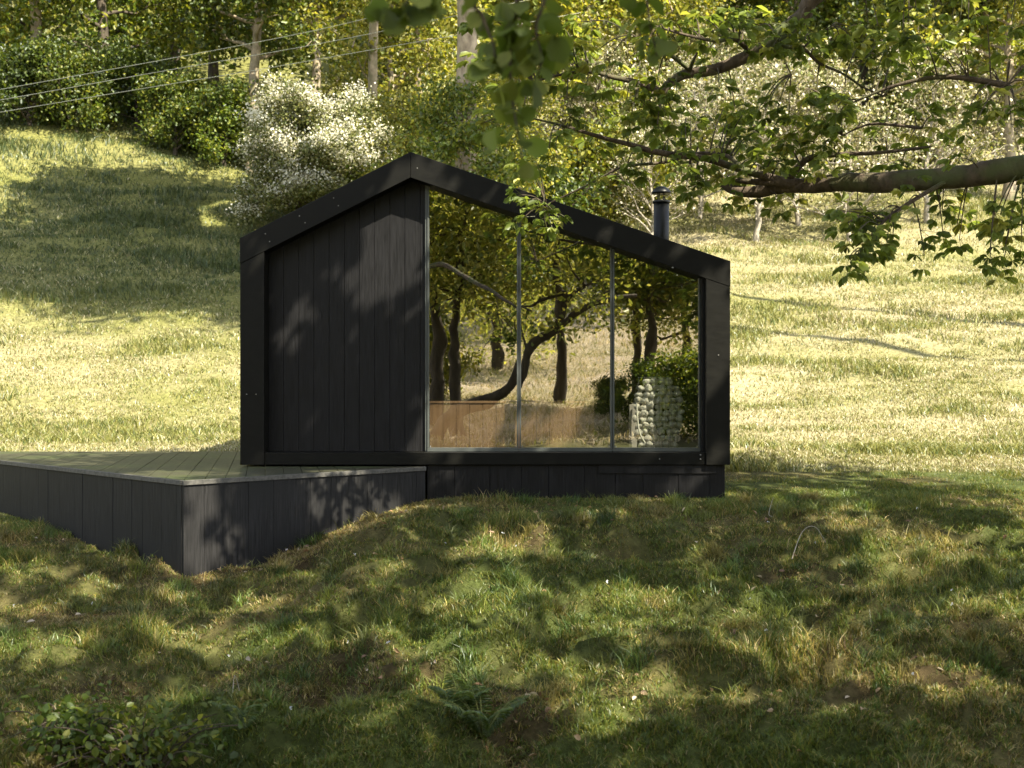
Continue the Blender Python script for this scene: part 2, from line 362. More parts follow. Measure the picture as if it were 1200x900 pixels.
# turf behind the viewer, seen mirrored in the glass
n = 60000
y = -2-34*R.random(n); x = -9+24*R.random(n); mmx = meadow_mix(x, y)
col = np.where((R.random(n) < mmx*.8)[:, None], palette(R, n, [(.52,.44,.32),(.62,.54,.44)], None), palette(R, n, [(.16,.19,.04),(.25,.24,.06)], None))
blades('clearing_grass', x, y, .08+.12*R.random(n), .015+.02*R.random(n), col, R, 1.0, 'bright dry grass of the clearing mirrored in the window')

# fallen leaves, tiny flowers
R = np.random.default_rng(15)
G = Geo(); n = 1500
y = 6.5+7.6*R.random(n); x = (R.random(n)-.5)*2*(y*.46); k = (soil_near(x, y)+.18 > R.random(n)) & ~under_build(x, y); x, y = x[k], y[k]
c = np.stack([x, y, terrain(x, y)+.015+.03*R.random(len(x))], 1)
ax = R.normal(size=(len(x),3)); ax[:,2] *= .3
leaves(G, c, ax, .035+.04*R.random(len(x)), .02+.02*R.random(len(x)), palette(R, len(x), [(.28,.17,.09),(.40,.28,.17),(.17,.10,.06),(.5,.42,.32)]), R, .8)
tag(G.obj('fallen_leaves', M['grass']), 'dry brown leaves lying among the foreground grass', 'leaf litter', kind='stuff')
G = Geo(); n = 30
y = 6.8+6*R.random(n); x = (R.random(n)-.5)*2*(y*.42); k = ~under_build(x, y); x, y = x[k], y[k]; c = np.stack([x, y, terrain(x, y)+.09+.06*R.random(len(x))], 1)
for _ in range(4): leaves(G, c, R.normal(size=c.shape), .012+.008*R.random(len(c)), .011, palette(R, len(c), [(.75,.75,.8),(.6,.62,.75)]), R)
tag(G.obj('small_flowers', M['grass']), 'tiny white flowers dotted through the foreground grass', 'flowers', kind='stuff')

# ------------------------------------------------------------------ cabin
XL, XR, XA = -3.19, 2.56, -1.19
ZE_L, ZA, ZE_R, ZB = 2.68, 3.69, 2.41, .022
SL = (ZA-ZE_L)/(XA-XL); SR = (ZA-ZE_R)/(XR-XA)
def ztop(x): return ZA-(XA-x)*SL if x < XA else ZA-(x-XA)*SR
FT = .30
YF, YW = 14.0, 14.24
cabin = empty('cabin', (0,14,0), 'small black timber gabled cabin with tall glazed front standing on the slope', 'cabin')
cabin.location = (0,0,0)
def part(name, fn, mat, parent=cabin, bevel=0, smooth=False):
    bm = bmesh.new(); fn(bm); return link_bm(name, bm, mat, parent, bevel, smooth)
fl = part('fascia_board', lambda bm: prism(bm, [(XL,ZE_L),(XL,ztop(XL)-FT),(XA-.001,ZA-FT),(XA-.001,ZA)], YF, YF+.262), M['fascia'], bevel=.004)
fr_ = part('fascia_board', lambda bm: prism(bm, [(XA+.001,ZA),(XA+.001,ZA-FT),(XR,ZE_R-FT),(XR,ZE_R)], YF, YF+.262), M['fascia'], bevel=.004)
pL = part('corner_post', lambda bm: prism(bm, [(XL+.003,ZB),(XL+.283,ZB),(XL+.283,ztop(XL+.283)-FT-.002),(XL+.003,ztop(XL)-FT-.002)], YF+.004, YF+.262), M['fascia'], bevel=.003)
pR = part('corner_post', lambda bm: prism(bm, [(XR-.283,ZB),(XR-.003,ZB),(XR-.003,ZE_R-FT-.003),(XR-.283,ztop(XR-.283)-FT-.003)], YF+.004, YF+.262), M['fascia'], bevel=.003)
part('bottom_beam', lambda bm: box(bm, XL+.285, XR-.285, YF+.03, YF+.262, ZB, .165), M['fascia'], bevel=.003)
# plank wall
def planks(bm):
    x = XL+.285; x1 = -1.035; k = 0
    wds = []
    while x < x1-.02:
        w_ = min(.181, x1-x); g_ = .003
        a, b = x+g_/2, x+w_-g_/2
        yy = YW+.004*((k*7) % 3)
        prism(bm, [(a,.167),(b,.167),(b,ztop(b)-FT+.06),(a,ztop(a)-FT+.06)], yy, yy+.03)
        x += w_; k += 1
part('plank_wall', planks, M['char'], bevel=.0015)
part('wall_post', lambda bm: prism(bm, [(-1.033,.167),(-1.012,.167),(-1.012,ztop(-1.012)-FT+.05),(-1.033,ztop(-1.033)-FT+.05)], YW-.03, YW+.05), M['metal'])
part('wall_backing', lambda bm: prism(bm, [(XL+.1,.1),(-1.05,.1),(-1.05,ztop(-1.05)-.15),(XA,ZA-.15),(XL+.1,ztop(XL+.1)-.15)], YW+.045, YW+.12), M['inner'])
# windows
S = 14.22/14.0
wx = [-1.010, .083, 1.193, 2.243]
for k in range(3):
    a, b = wx[k]+.003, wx[k+1]-.003
    t = .022
    def ring(bm, a=a, b=b, t=t):
        za, zb = ztop(a)-FT+.05, ztop(b)-FT+.05
        y0, y1 = YW-.045, YW+.03
        box(bm, a, a+t, y0, y1, .215, za); box(bm, b-t, b, y0, y1, .215, zb)
        box(bm, a, b, y0-.012, y1+.002, .168, .213)
        prism(bm, [(a+t+.001,za-t-SR*t),(b-t-.001,zb-t),(b-t-.001,zb+.0),(a+t+.001,za-SR*t)], y0+.003, y1-.002)
    wdw = part('window', ring, M['metal'], bevel=.0015)
    def pane(bm, a=a, b=b, t=t, k=k):
        za, zb = ztop(a)-FT+.04, ztop(b)-FT+.04
        vs = [bm.verts.new((x_, DG+(.003,-.002,.0015)[k]*(x_-a)+(.0008,-.0006,-.001)[k]*(z_-.2), z_)) for x_, z_ in [(a+t*.6,.205),(b-t*.6,.205),(b-t*.6,zb),(a+t*.6,za)]]; bm.faces.new(vs)
    pn = part('pane', pane, M['glass'], wdw)
    for cx in (a+t+.015, b-t-.015):
        part('clip', lambda bm, cx=cx: cyl(bm, (cx, YW-.05), .007, .222, .236, 8), M['screw'], wdw)
part('reveal_strip', lambda bm: prism(bm, [(2.246,.166),(2.274,.166),(2.274,ztop(2.274)-FT+.03),(2.246,ztop(2.246)-FT+.03)], YW-.13, YW+.03), M['char'])
# shell
part('roof', lambda bm: prism(bm, [(XL,ZE_L-.006),(XA,ZA-.006),(XA,ZA-.14),(XL,ZE_L-.14)], YF+.264, 19.0), M['fascia'])
part('roof', lambda bm: prism(bm, [(XA,ZA-.006),(XR,ZE_R-.006),(XR,ZE_R-.14),(XA,ZA-.14)], YF+.264, 19.0), M['fascia'])
part('side_wall', lambda bm: box(bm, XL+.003, XL+.12, YF+.264, 19.0, ZB, ZE_L-.10), M['char'])
part('side_wall', lambda bm: box(bm, XR-.12, XR-.003, YF+.264, 19.0, ZB, ZE_R-.10), M['char'])
part('back_wall', lambda bm: prism(bm, [(XL+.122,ZB),(XR-.122,ZB),(XR-.122,ZE_R-.11),(XA,ZA-.145),(XL+.122,ZE_L-.09)], 18.85, 18.99), M['inner'])
part('floor', lambda bm: box(bm, XL+.122, XR-.122, YW+.13, 18.84, .05, .19), M['inner'])
def plinth(bm):
    x = -1.0; k = 0
    while x < 2.50:
        w_ = min(.32+.05*((k*5) % 3), 2.51-x); box(bm, x+.002, x+w_-.002, 14.075+.003*(k % 2), 14.12, -.75, ZB-.004); x += w_; k += 1
    box(bm, 2.46, 2.51, 14.122, 18.9, -.7, ZB-.004); box(bm, -1.0, 2.455, 14.125, 14.2, -.7, ZB-.006)
    box(bm, 1.02, 2.40, 14.058, 14.0745, -.085, ZB-.004)
part('plinth', plinth, M['char'], bevel=.002)
# screws
for px, py in [(351,253),(357.5,261),(311,274),(316,283),(489,197),(391,232),(396.5,241),(289,462),(300,462),(821,533),(821,538),(773,538),(842,416)]:
    p = P(px, py, 14); part('screw', lambda bm, p=p: box(bm, p[0]-.006, p[0]+.006, YF-.004+.0*p[0], YF+.034, p[2]-.006, p[2]+.006), M['screw'])
for px, py in [(532.5,221),(701,281),(788.5,312)]:
    p = P(px, py, 14); part('soffit_screw', lambda bm, p=p: cyl(bm, (p[0], YF+.012), .012, p[2]-.02, p[2]+.05, 10), M['screw'])  # small bright metal screw heads under the fascia, no lamps
# flue
fx, fy = (775-600)/F*15.3, 15.3
fz = lambda py: ZC+(450-py)/F*15.3
flue = part('flue', lambda bm: (cyl(bm, (fx,fy), .100, 2.4, fz(236), 32), cyl(bm, (fx,fy), .112, fz(238.5), fz(235.5), 32)), M['flue'], smooth=False)
for p in flue.data.polygons: p.use_smooth = len(p.vertices) == 4
part('flashing', lambda bm: cyl(bm, (fx,fy), .22, ztop(fx)-.06, ztop(fx)+.07, 24, .115), M['flue'], flue)
def cap(bm):
    prof = [(.001,fz(218)),(.05,fz(219)),(.10,fz(222)),(.128,fz(225.5)),(.128,fz(227)),(.001,fz(226.3))]
    n_ = 28; rings = []
    for r_, z_ in prof: rings.append([bm.verts.new((fx+r_*math.cos(t*2*math.pi/n_), fy+r_*math.sin(t*2*math.pi/n_), z_)) for t in range(n_)])
    for a, b in zip(rings, rings[1:]):
        for i_ in range(n_): bm.faces.new((a[i_], a[(i_+1) % n_], b[(i_+1) % n_], b[i_]))
part('cap', cap, M['flue'], flue, smooth=True)
part('cap_stem', lambda bm: [cyl(bm, (fx+.05*math.cos(t), fy+.05*math.sin(t)), .007, fz(236)-.02, fz(226), 6) for t in (0.4,1.97,3.54,5.11)], M['flue'], flue)

# ------------------------------------------------------------------ deck
deck = empty('deck', (0,0,0), 'low black timber deck with a pointed corner beside the cabin', 'deck')
def clip(poly, planes):
    for (nx_, ny_, c_) in planes:
        out = []
        for i_ in range(len(poly)):
            a, b = poly[i_], poly[(i_+1) % len(poly)]
            da, db = a[0]*nx_+a[1]*ny_-c_, b[0]*nx_+b[1]*ny_-c_
            if da >= 0: out.append(a)
            if da*db < 0: t = da/(da-db); out.append((a[0]+t*(b[0]-a[0]), a[1]+t*(b[1]-a[1])))
        poly = out
        if len(poly) < 3: return []
    return poly
dpoly = [DECK_A, DECK_B, DECK_E, DECK_C]
planes = []
for i_ in range(4):
    a, b = dpoly[i_], dpoly[(i_+1) % 4]; nn_ = np.array([-(b[1]-a[1]), b[0]-a[0]]); nn_ = nn_/np.linalg.norm(nn_)
    planes.append((nn_[0], nn_[1], float(nn_.dot(a)+.012)))
def boards(bm):
    d_ = np.array([-.2,.98]); d_ /= np.linalg.norm(d_); q_ = np.array([d_[1], -d_[0]]); o_ = DECK_A
    rr = random.Random(3)
    for k in range(-40, 30):
        s0 = k*.2+.003; s1 = s0+.194
        cuts = [-6, rr.uniform(.4, 3.6), 9]
        for c0_, c1_ in zip(cuts, cuts[1:]):
            quad = [tuple(o_+q_*s0+d_*(c0_+.002)), tuple(o_+q_*s1+d_*(c0_+.002)), tuple(o_+q_*s1+d_*(c1_-.002)), tuple(o_+q_*s0+d_*(c1_-.002))]
            pl = clip(quad, planes)
            if len(pl) >= 3: dz = rr.uniform(-.0015,.0015); prism_z(bm, pl, -.03+dz, dz)
part('deck_boards', boards, M['deck'], deck)
def along(a, b, off0, off1, s0, s1, z0, z1, bm):
    t = (b-a)/np.linalg.norm(b-a); nrm = np.array([t[1], -t[0]])
    prism_z(bm, [tuple(a+t*s0+nrm*off0), tuple(a+t*s1+nrm*off0), tuple(a+t*s1+nrm*off1), tuple(a+t*s0+nrm*off1)], z0, z1)
LAB = float(np.linalg.norm(DECK_B-DECK_A)); LCA = float(np.linalg.norm(DECK_A-DECK_C))
def edges(bm):
    along(DECK_A, DECK_B, -.011, .022, -.012, LAB, -.048, .001, bm)
    along(DECK_C, DECK_A, -.011, .022, 0, LCA-.013, -.048, .001, bm)
part('edge_trim', edges, M['deckedge'], deck, bevel=.003)
def skirt(a, b, L_, sd, cut):
    def f(bm):
        s = 0.0; rr = random.Random(sd)
        while s < L_-.02:
            w_ = min(rr.choice([.2,.23,.26,.3]), L_-s); o_ = rr.uniform(0,.005)
            along(a, b, -.03, o_, s+.0008+(cut if s == 0 else 0), s+w_-.0008, -1.6, -.05, bm); s += w_
    return f
sk1 = part('skirting', skirt(DECK_A, DECK_B, LAB, 4, 0), M['skirt'], deck, bevel=.001)
sk2 = part('skirting', skirt(DECK_C, DECK_A, LCA-.036, 9, 0), M['skirt'], deck, bevel=.001)
part('joist_frame', lambda bm: (along(DECK_A+np.array([.12,.3]), DECK_B+np.array([-.1,.2]), -.06, -.01, .1, LAB-.2, -.2, -.035, bm)), M['inner'], deck)

# ------------------------------------------------------------------ things inside
cab = empty('low_cabinet', (0,0,0), 'low warm wooden cabinet of upright boards behind the left panes', 'cabinet')
def cabf(bm):
    x = -.99; k = 0
    while x < .98:
        w_ = min(.16, .98-x); box(bm, x+.002, x+w_-.002, 14.34+.002*(k % 2), 14.37, .195, .735); x += w_; k += 1
part('front_panel', cabf, M['oak'], cab, bevel=.002)
part('top', lambda bm: box(bm, -1.0, 1.0, 14.33, 14.80, .737, .765), M['oak'], cab, bevel=.003)
part('side_panel', lambda bm: box(bm, .965, .99, 14.372, 14.78, .195, .735), M['oak'], cab)

gx0, gd = (770-600)/F*14.75, 14.75
gab = empty('stone_basket', (gx0, gd, .19), 'rounded wire basket of pale stones standing behind the right pane', 'gabion')
GW, GH = .275, .87
Rg = random.Random(8); stones = []
protos = []
for v in range(4):
    bm = bmesh.new(); bmesh.ops.create_icosphere(bm, subdivisions=2, radius=1)
    for vv in bm.verts:
        n_ = Vector(vv.co); vv.co = n_*(1+.18*math.sin(3*n_.x+v*2)*math.cos(2.5*n_.y+v)+.1*math.sin(4*n_.z+v*3))
    me = bpy.data.meshes.new('stone')
    bm.to_mesh(me); bm.free(); me.materials.append(M['stone'])
    for p in me.polygons: p.use_smooth = True
    protos.append(me)
def gw(z): t = z/GH; return GW*(.80+.42*math.sin(math.pi*min(1,max(0,t*.9+.05)))**.8-.10) if t < .9 else GW*.85
row = 0; z = .045
while z < GH-.02:
    hw = gw(z)*(1 if z < GH-.12 else .72); cnt = max(3, int(2*hw/.082))
    for q in range(cnt):
        if len(stones) >= 92: break
        o = bpy.data.objects.new('stone', protos[Rg.randrange(4)]); COL.objects.link(o); o.parent = gab
        xx_ = -hw+(q+.5+.18*(row % 2)-.09+Rg.uniform(-.12,.12))*2*hw/cnt
        o.location = (xx_, -.02-.12*math.sqrt(max(0,1-(xx_/(hw+.05))**2))+Rg.uniform(-.012,.012), z+Rg.uniform(-.012,.012))
        s_ = Rg.uniform(.8,1.1); o.scale = (.061*s_, .055, .047*s_); o.rotation_euler = (Rg.uniform(-.4,.4), Rg.uniform(-.5,.5), Rg.uniform(0,3))
        stones.append(o)
    z += .076; row += 1
Gw = Geo()
for z in np.arange(.02, GH, .105):
    hw = gw(z)*1.04; a = np.linspace(0, 2*np.pi, 28)
    tube(Gw, np.stack([hw*np.cos(a), -.02+.2*np.sin(a), 0*a+z], 1), np.full(28, .0022), 5)
for t in np.linspace(-.95, .95, 9):
    zz = np.linspace(0, GH, 14)
    tube(Gw, np.array([[gw(q)*1.05*t, -.02-.2*math.sqrt(1-t*t), q] for q in zz]), np.full(14, .0022), 5)
Gw.obj('wire_cage', M['wire'], gab)
part('core', lambda bm: cyl(bm, (0,.03), .17, .01, GH-.12, 14), M['inner'], gab)
bo = empty('pale_board', (0,0,0), 'narrow pale grey board leaning left of the stone basket', 'board')
part('board', lambda bm: box(bm, 1.435, 1.53, 14.62, 14.65, .192, .72), M['paleboard'], bo, bevel=.004)
Gp = Geo(); tube(Gp, smooth_line([P(746,472,14.56), P(747,490,14.54), P(749.5,507,14.52), P(756,519.5,14.5)], 6), np.full(19, .011), 8)
tag(Gp.obj('curved_pole', M['stone']), 'thin pale curved pole leaning against the stone basket', 'pole')

# ------------------------------------------------------------------ gaps cut in the crowns so sun patches land on chosen spots
GAPS = []
def gap(p, r): GAPS.append((np.array(p, float), r*1.2))
for px, py, r_ in [(452,280,.30),(482,288,.24),(470,262,.2),(437,318,.17),(420,340,.15),(346,376,.14),(357,360,.11),(338,385,.08),(350,402,.06),(420,395,.04),(480,405,.07),(405,470,.05)]: gap(P(px,py,14.24), r_)
for px, py, r_ in [(535,216,.10),(697,266,.11),(500,205,.05)]: gap(P(px,py,14.0), r_)
for px, py, r_ in [(236,592,.20),(224,606,.12),(250,586,.14),(232,655,.2),(243,672,.17),(262,640,.12),(275,650,.12),(336,612,.08),(362,590,.13),(381,610,.11),(452,585,.08),(300,585,.07)]:
    k_ = (px-600)/F; t_ = (DECK_A[0]-k_*DECK_A[1])/(k_*(DECK_B[1]-DECK_A[1])-(DECK_B[0]-DECK_A[0])); d_ = DECK_A[1]+t_*(DECK_B[1]-DECK_A[1]); gap(P(px,py,d_), r_)
for px, py, r_ in [(770,562,.09),(800,560,.10),(825,563,.08),(560,565,.06)]: gap(P(px,py,14.08), r_)
def on_ground(px, py):
    dd_ = np.linspace(6.9, 18, 500); zz_ = terrain((px-600)/F*dd_, dd_); return P(px, py, dd_[int(np.argmin(np.abs(450+(ZC-zz_)/dd_*F-py)))])
for px, py, r_ in [(560,640,.22),(600,634,.2),(640,650,.28),(610,692,.24),(700,656,.13),(760,715,.28),(690,708,.28),(735,690,.2),(545,700,.2),(480,790,.14),(530,690,.16),(1000,600,.3),(960,578,.26),(1015,610,.2),
   (780,692,.2),(775,745,.18),(860,640,.15),(285,720,.14),(320,757,.18),(250,757,.18),(230,742,.15),(470,662,.13),(820,802,.18),(900,792,.22),(930,830,.18),(720,772,.14),(1010,822,.2),(880,762,.12),(590,603,.12),(700,592,.1),
   (190,730,.2),(650,760,.12),(560,745,.14),(400,705,.1),(350,690,.14),(1090,650,.25),(1150,720,.3),(1100,800,.25),(60,760,.25),(110,690,.2),(660,820,.12),(385,625,.1),(1010,690,.12),(870,585,.12)]:
    q_ = on_ground(px, py); gap(q_, r_); 
    for _ in range(2): gap(q_+np.array([random.uniform(-.45,.45), random.uniform(-.25,.25), 0]), r_*.55)
for _ in range(46):
    q_ = on_ground(random.uniform(430,1060), random.uniform(592,840)); gap(q_, random.uniform(.1,.26))
for _ in range(12):
    q_ = on_ground(random.uniform(180,430), random.uniform(690,840)); gap(q_, random.uniform(.1,.2))
gap(P(205,550,12.9), .35); gap((-.75,14.34,.45), .45); gap((.2,14.34,.40), .2); gap((.6,14.34,.36), .16); gap((1.66,14.55,.80), .34); gap((1.70,14.55,.40), .34); gap((1.85,14.55,.6), .3)
for px, py in [(320,150),(350,110),(390,130),(430,160),(340,200),(380,180),(300,215),(345,245),(420,120)]: gap(P(px,py,47), 1.3)
for px, py, d_ in [(300,90,57),(240,60,68),(560,90,58),(470,60,60),(600,120,56),(520,150,45),(640,60,62)]: gap(P(px,py,d_), 1.6)
gap(P(235,262,44), .3)
rg_ = random.Random(21)
for _ in range(16): gap(P(rg_.uniform(600,1030), rg_.uniform(40,205), 10.7), rg_.uniform(.16,.34))
for _ in range(26): gap(P(rg_.uniform(120,480), rg_.uniform(30,120), rg_.uniform(58,72)), 1.3)
for _ in range(16): gap(P(rg_.uniform(500,720), rg_.uniform(30,180), rg_.uniform(40,62)), 1.2)
def open_gaps(c):                      # keeps the leaves that do not stand in one of the gaps
    keep = np.ones(len(c), bool)
    for p, r_ in GAPS:
        v = c-p; along_ = -(v@SUN); dist = np.linalg.norm(v+along_[:, None]*SUN, axis=1)
        keep &= ~((dist < r_*1.08) & (along_ > 0))
    return c[keep]
def in_hard_gap(q):                    # does a limb cross a sun gap that reaches the cabin
    for p, r_ in GAPS:
        if 13.9 < p[1] < 14.8 and p[2] < 4:
            v = q-p; along_ = -(v@SUN); dist = np.linalg.norm(v+along_[:, None]*SUN, axis=1)
            if ((dist < r_*.8) & (along_ > 0)).any(): return True
    return False
# ------------------------------------------------------------------ trees
def grow(seed, H, r0, lean=(0,0), start=.3, nl=14, spread=.45, rise=.5, wob=.03, sub=4):
    """trunk with limbs; returns wood Geo and a list of points that carry leaves"""
    R = np.random.default_rng(seed); G = Geo()
    t = np.linspace(0, 1, 16)
    tr = np.stack([lean[0]*t**1.4*H+wob*H*np.cumsum(R.normal(size=16))*.12, lean[1]*t**1.4*H+wob*H*np.cumsum(R.normal(size=16))*.12, t*H], 1)
    rad = r0*(1-t)**.75+.012; rad[0] *= 1.5; rad[1] *= 1.12
    tr[0,2] -= .4
    tube(G, tr, rad, 10, .14, R)
    pts = []
    for k in range(nl):
        f = start+(1-start)*(k+R.random())/nl*.97; i = min(int(f*15), 14); p = tr[i]+(tr[i+1]-tr[i])*(f*15-i)
        az = k*2.4+R.normal()*.5; L = H*spread*(1.1-.62*f)*(.7+.5*R.random())
        d = np.array([math.cos(az), math.sin(az), rise*(.4+R.random())])
        q = p+np.cumsum(np.concatenate([np.zeros((1,3)), (d[None]+R.normal(size=(6,3))*.22+np.array([0,0,1])*np.linspace(0,.25,6)[:,None])*L/6]), 0)
        lr = max(.014, np.interp(f, t, rad)*.55)
        tube(G, q, np.linspace(lr, .012, 7), 6)
        for j in range(sub):
            b = q[2+int(R.integers(0, 5))]; d2 = unit(d+R.normal(size=3)*.8); L2 = L*(.25+.35*R.random())
            q2 = b+np.cumsum(np.concatenate([np.zeros((1,3)), (d2[None]+R.normal(size=(4,3))*.25)*L2/4]), 0)
            tube(G, q2, np.linspace(lr*.45, .008, 5), 5)
            pts += [q2[2], q2[3], q2[4]]
        pts += [q[3], q[4], q[5], q[6]]
    pts.append(tr[-1])
    return G, np.array(pts), R
GREEN = [(.08,.12,.02),(.12,.16,.026),(.18,.205,.034),(.25,.25,.045)]
MGREEN = [(.22,.27,.08),(.32,.35,.10),(.42,.42,.13),(.52,.49,.18)]  # leaves of mirrored trees, backlight put into the brighter colours
YGREEN = [(.13,.16,.024),(.21,.22,.032),(.30,.285,.046),(.38,.34,.07)]
DARK = [(.05,.08,.016),(.075,.11,.02),(.11,.14,.026)]
def crown(pts, R, per, rad, size, cols, w=None, flat=.7):
    G = Geo(); n = len(pts)*per
    c = np.repeat(pts, per, 0)+R.normal(size=(n,3))*rad*np.array([1,1,flat])
    tone = np.repeat(R.normal(size=(len(pts),1))*.16, per, 0)
    ax = R.normal(size=(n,3)); ax[:,2] -= .35
    L = size*(.7+.6*R.random(n))
    leaves(G, c, ax, L, L*.66, np.clip(palette(R, n, cols, w)*(1+tone), .01, .9), R, .55)
    return G
class Kind: pass
def make_kind(seed, wood, leafm, cols, per, crad, size, w=None, **kw):
    k = Kind(); G, pts, R = grow(seed, **kw); C = crown(pts, R, per, crad, size, cols, w)
    a = G.obj('trunk', wood, smooth=True); b = C.obj('crown', leafm)
    k.t, k.c = a.data, b.data
    bpy.data.objects.remove(a); bpy.data.objects.remove(b); return k
def plant(kind, name, xy, label, cat, group=None, rz=0, s=1, sz=None, sink=.05, loc=None):
    l = loc if loc is not None else (xy[0], xy[1], tz(*xy)-sink)
    o = empty(name, l, label, cat, group, rz); o.scale = (s, s, sz or s)
    for nm, me in (('trunk', kind.t), ('crown', kind.c)):
        if me is None: continue
        c = bpy.data.objects.new(nm, me); COL.objects.link(c); c.parent = o
    return o
def at(px, d): return ((px-600)/F*d, d)

K1 = make_kind(101, M['barkpale'], M['leaf'], GREEN, 34, .55, .26, [.3,.3,.25,.15], H=15, r0=.30, start=.36, nl=22, spread=.34, rise=.35)
K2 = make_kind(102, M['barkpale'], M['leaf'], YGREEN, 30, .6, .26, [.25,.3,.28,.17], H=14, r0=.28, start=.34, nl=22, spread=.36, rise=.4)
K3 = make_kind(103, M['barkdark'], M['leaf'], GREEN, 34, .6, .28, None, H=16, r0=.3, start=.15, nl=24, spread=.33, rise=.3)
KS1 = make_kind(105, M['barkdark'], M['leaf'], GREEN, 30, .34, .16, [.4,.3,.2,.1], H=3.2, r0=.09, start=.05, nl=20, spread=.62, rise=.7)
KS2 = make_kind(106, M['barkdark'], M['leaf'], YGREEN, 28, .34, .17, [.45,.3,.17,.08], H=3.0, r0=.08, start=.05, nl=20, spread=.62, rise=.6)
KS3 = make_kind(107, M['barkdark'], M['leaf'], DARK, 30, .34, .17, None, H=3.0, r0=.08, start=.05, nl=20, spread=.65, rise=.55)
KP = make_kind(108, M['twigpale'], M['blossom'], [(.13,.15,.04),(.22,.21,.07),(.42,.38,.24),(.60,.55,.42)], 8, .3, .15, [.36,.3,.2,.14], H=6.5, r0=.10, start=.08, nl=26, spread=.45, rise=.9, wob=.07, sub=6)

# hawthorn: blossom lies in clusters on the crown
G, pts, R = grow(109, 5.6, .16, (0,0), .04, 34, .56, .38)
Ch = Geo(); per = 190; n = len(pts)*per
c = np.repeat(pts, per, 0)+R.normal(size=(n,3))*.30
bl = np.repeat(R.random(len(pts)) < .66, per); top = (c[:,2]-np.repeat(pts[:,2], per)+R.normal(size=n)*.12) > -.12
col = np.where((bl & top)[:, None], palette(R, n, [(.74,.72,.58),(.62,.60,.45),(.82,.80,.68)], None, .06), palette(R, n, [(.10,.125,.03),(.17,.18,.05),(.24,.235,.09)], None))
ax = R.normal(size=(n,3)); L = np.where(bl & top, .092, .11)*(.7+.6*R.random(n)); leaves(Ch, c, ax, L, L*.85, col, R, .5)
hx, hy = at(372, 47)
hw_ = empty('hawthorn_tree', (hx, hy, tz(hx, hy)-.1), 'hawthorn covered in white blossom on the bank left of the roof ridge', 'tree')
G.obj('trunk', M['barkdark'], hw_, True); Ch.obj('crown', M['blossom'], hw_); hw_.scale = (.88,.88,.88); hw_.rotation_euler = (0,0,1.1)

GT = 'trees on the hillside'
bg = [ # px, d, kind, rz, scale, label
 (300,57,K1,.3,1.0,'pale sunlit trunk under leafy crown, left of the white hawthorn'),
 (538,35,K1,.5,.46,'young green tree directly in front of the broad pale trunk'),
 (508,41,K2,1.2,.46,'young leafy tree just left of the broad pale trunk'),
 (580,43,K2,4.0,.5,'young leafy tree just right of the broad pale trunk'),
 (462,54,K2,2.3,.8,'yellow green tree filling the gap right of the hawthorn'),
 (205,66,K3,2.2,1.0,'dark leafy tree at the upper left behind the cables'),
 (120,60,K3,.8,1.0,'dark tree left of all the others, beyond the deck'),
 (40,58,K1,3.3,1.05,'mid green tree at the far left edge of the hillside'),
 (250,74,K3,4.1,1.1,'dark crowned tree in shade behind the pale sunlit trunk'),
 (370,70,K2,5.0,1.05,'yellow green tree whose crown stands above the hawthorn'),
 (490,72,K1,2.6,1.1,'green tree between the slim pale trunk and the broad trunk'),
 (610,64,K2,.9,1.0,'yellow green tree right of the broad pale trunk'),
 (690,66,K2,3.9,1.0,'bright crowned tree behind the hanging leaf sprig, right side'),
 (770,68,K2,2.1,.95,'yellow green tree straight above the flue'),
 (850,74,K2,1.0,1.0,'sunny tree behind the upper bare limb'),
 (935,70,K1,4.4,1.0,'green tree at the top right behind the pale shrubs'),
 (1015,66,K3,5.5,.95,'dark green tree at the right edge above the broken limb'),
 (1100,62,K1,1.9,1.0,'green tree beyond the right meadow edge'),
 (1180,58,K2,.2,1.0,'yellow green tree at the far right of the meadow'),
]
for px, d, k, rz, s, lb in bg: plant(k, 'hillside_tree', at(px, d), lb, 'tree', GT, rz, s)
GS = 'shrubs on the hillside'
sh = [
 (205,57,KS1,.2,.95,'rounded green shrub on the shaded left bank'),
 (262,57,KS1,1.9,1.0,'green shrub left of the hawthorn, under the sunlit trunk'),
 (160,60,KS3,.7,1.1,'dark shrub at the left end of the bank'),
 (90,57,KS1,3.0,1.0,'mid green shrub further left along the bank'),
 (35,57,KS3,5.0,1.1,'dark green shrub at the left edge of the bank'),
 (470,50,KS2,2.0,1.3,'yellow green shrub just above the left roof slope near the ridge'),
 (520,46,KS1,4.0,1.05,'green shrub directly behind the roof ridge'),
 (575,48,KS2,3.2,1.2,'yellowish shrub behind the right roof slope near the ridge'),
 (625,47,KS3,1.1,1.0,'dark shrub behind the right roof slope under the leaf sprig'),
 (690,52,KS2,.4,1.2,'yellow green shrub between sprig and flue'),
 (745,56,KS2,2.8,1.0,'small sunlit shrub left of the flue top'),
]
for px, d, k, rz, s, lb in sh: plant(k, 'shrub', at(px, d), lb, 'shrub', GS, rz, s)
GP = 'pale twiggy shrubs on the slope'
for px, d, rz, s, lb in [
 (880,50,.3,1.0,'pale twiggy shrub with grey stems above the broken limb'),
 (818,55,1.7,1.0,'pale twiggy shrub with cream leaves right of the flue'),
 (940,53,2.9,1.05,'pale cream shrub behind the hanging leaves, right of the grey stems'),
 (1000,50,4.2,.9,'pale twiggy shrub nearest the right edge of the slope'),
 (1085,54,5.2,1.0,'pale twiggy shrub past the right end of the slope'),
 (765,50,2.2,.75,'thin pale stemmed sapling straight behind the flue')]:
    plant(KP, 'pale_shrub', at(px, d), lb, 'shrub', GP, rz, s)
Ru = random.Random(4)
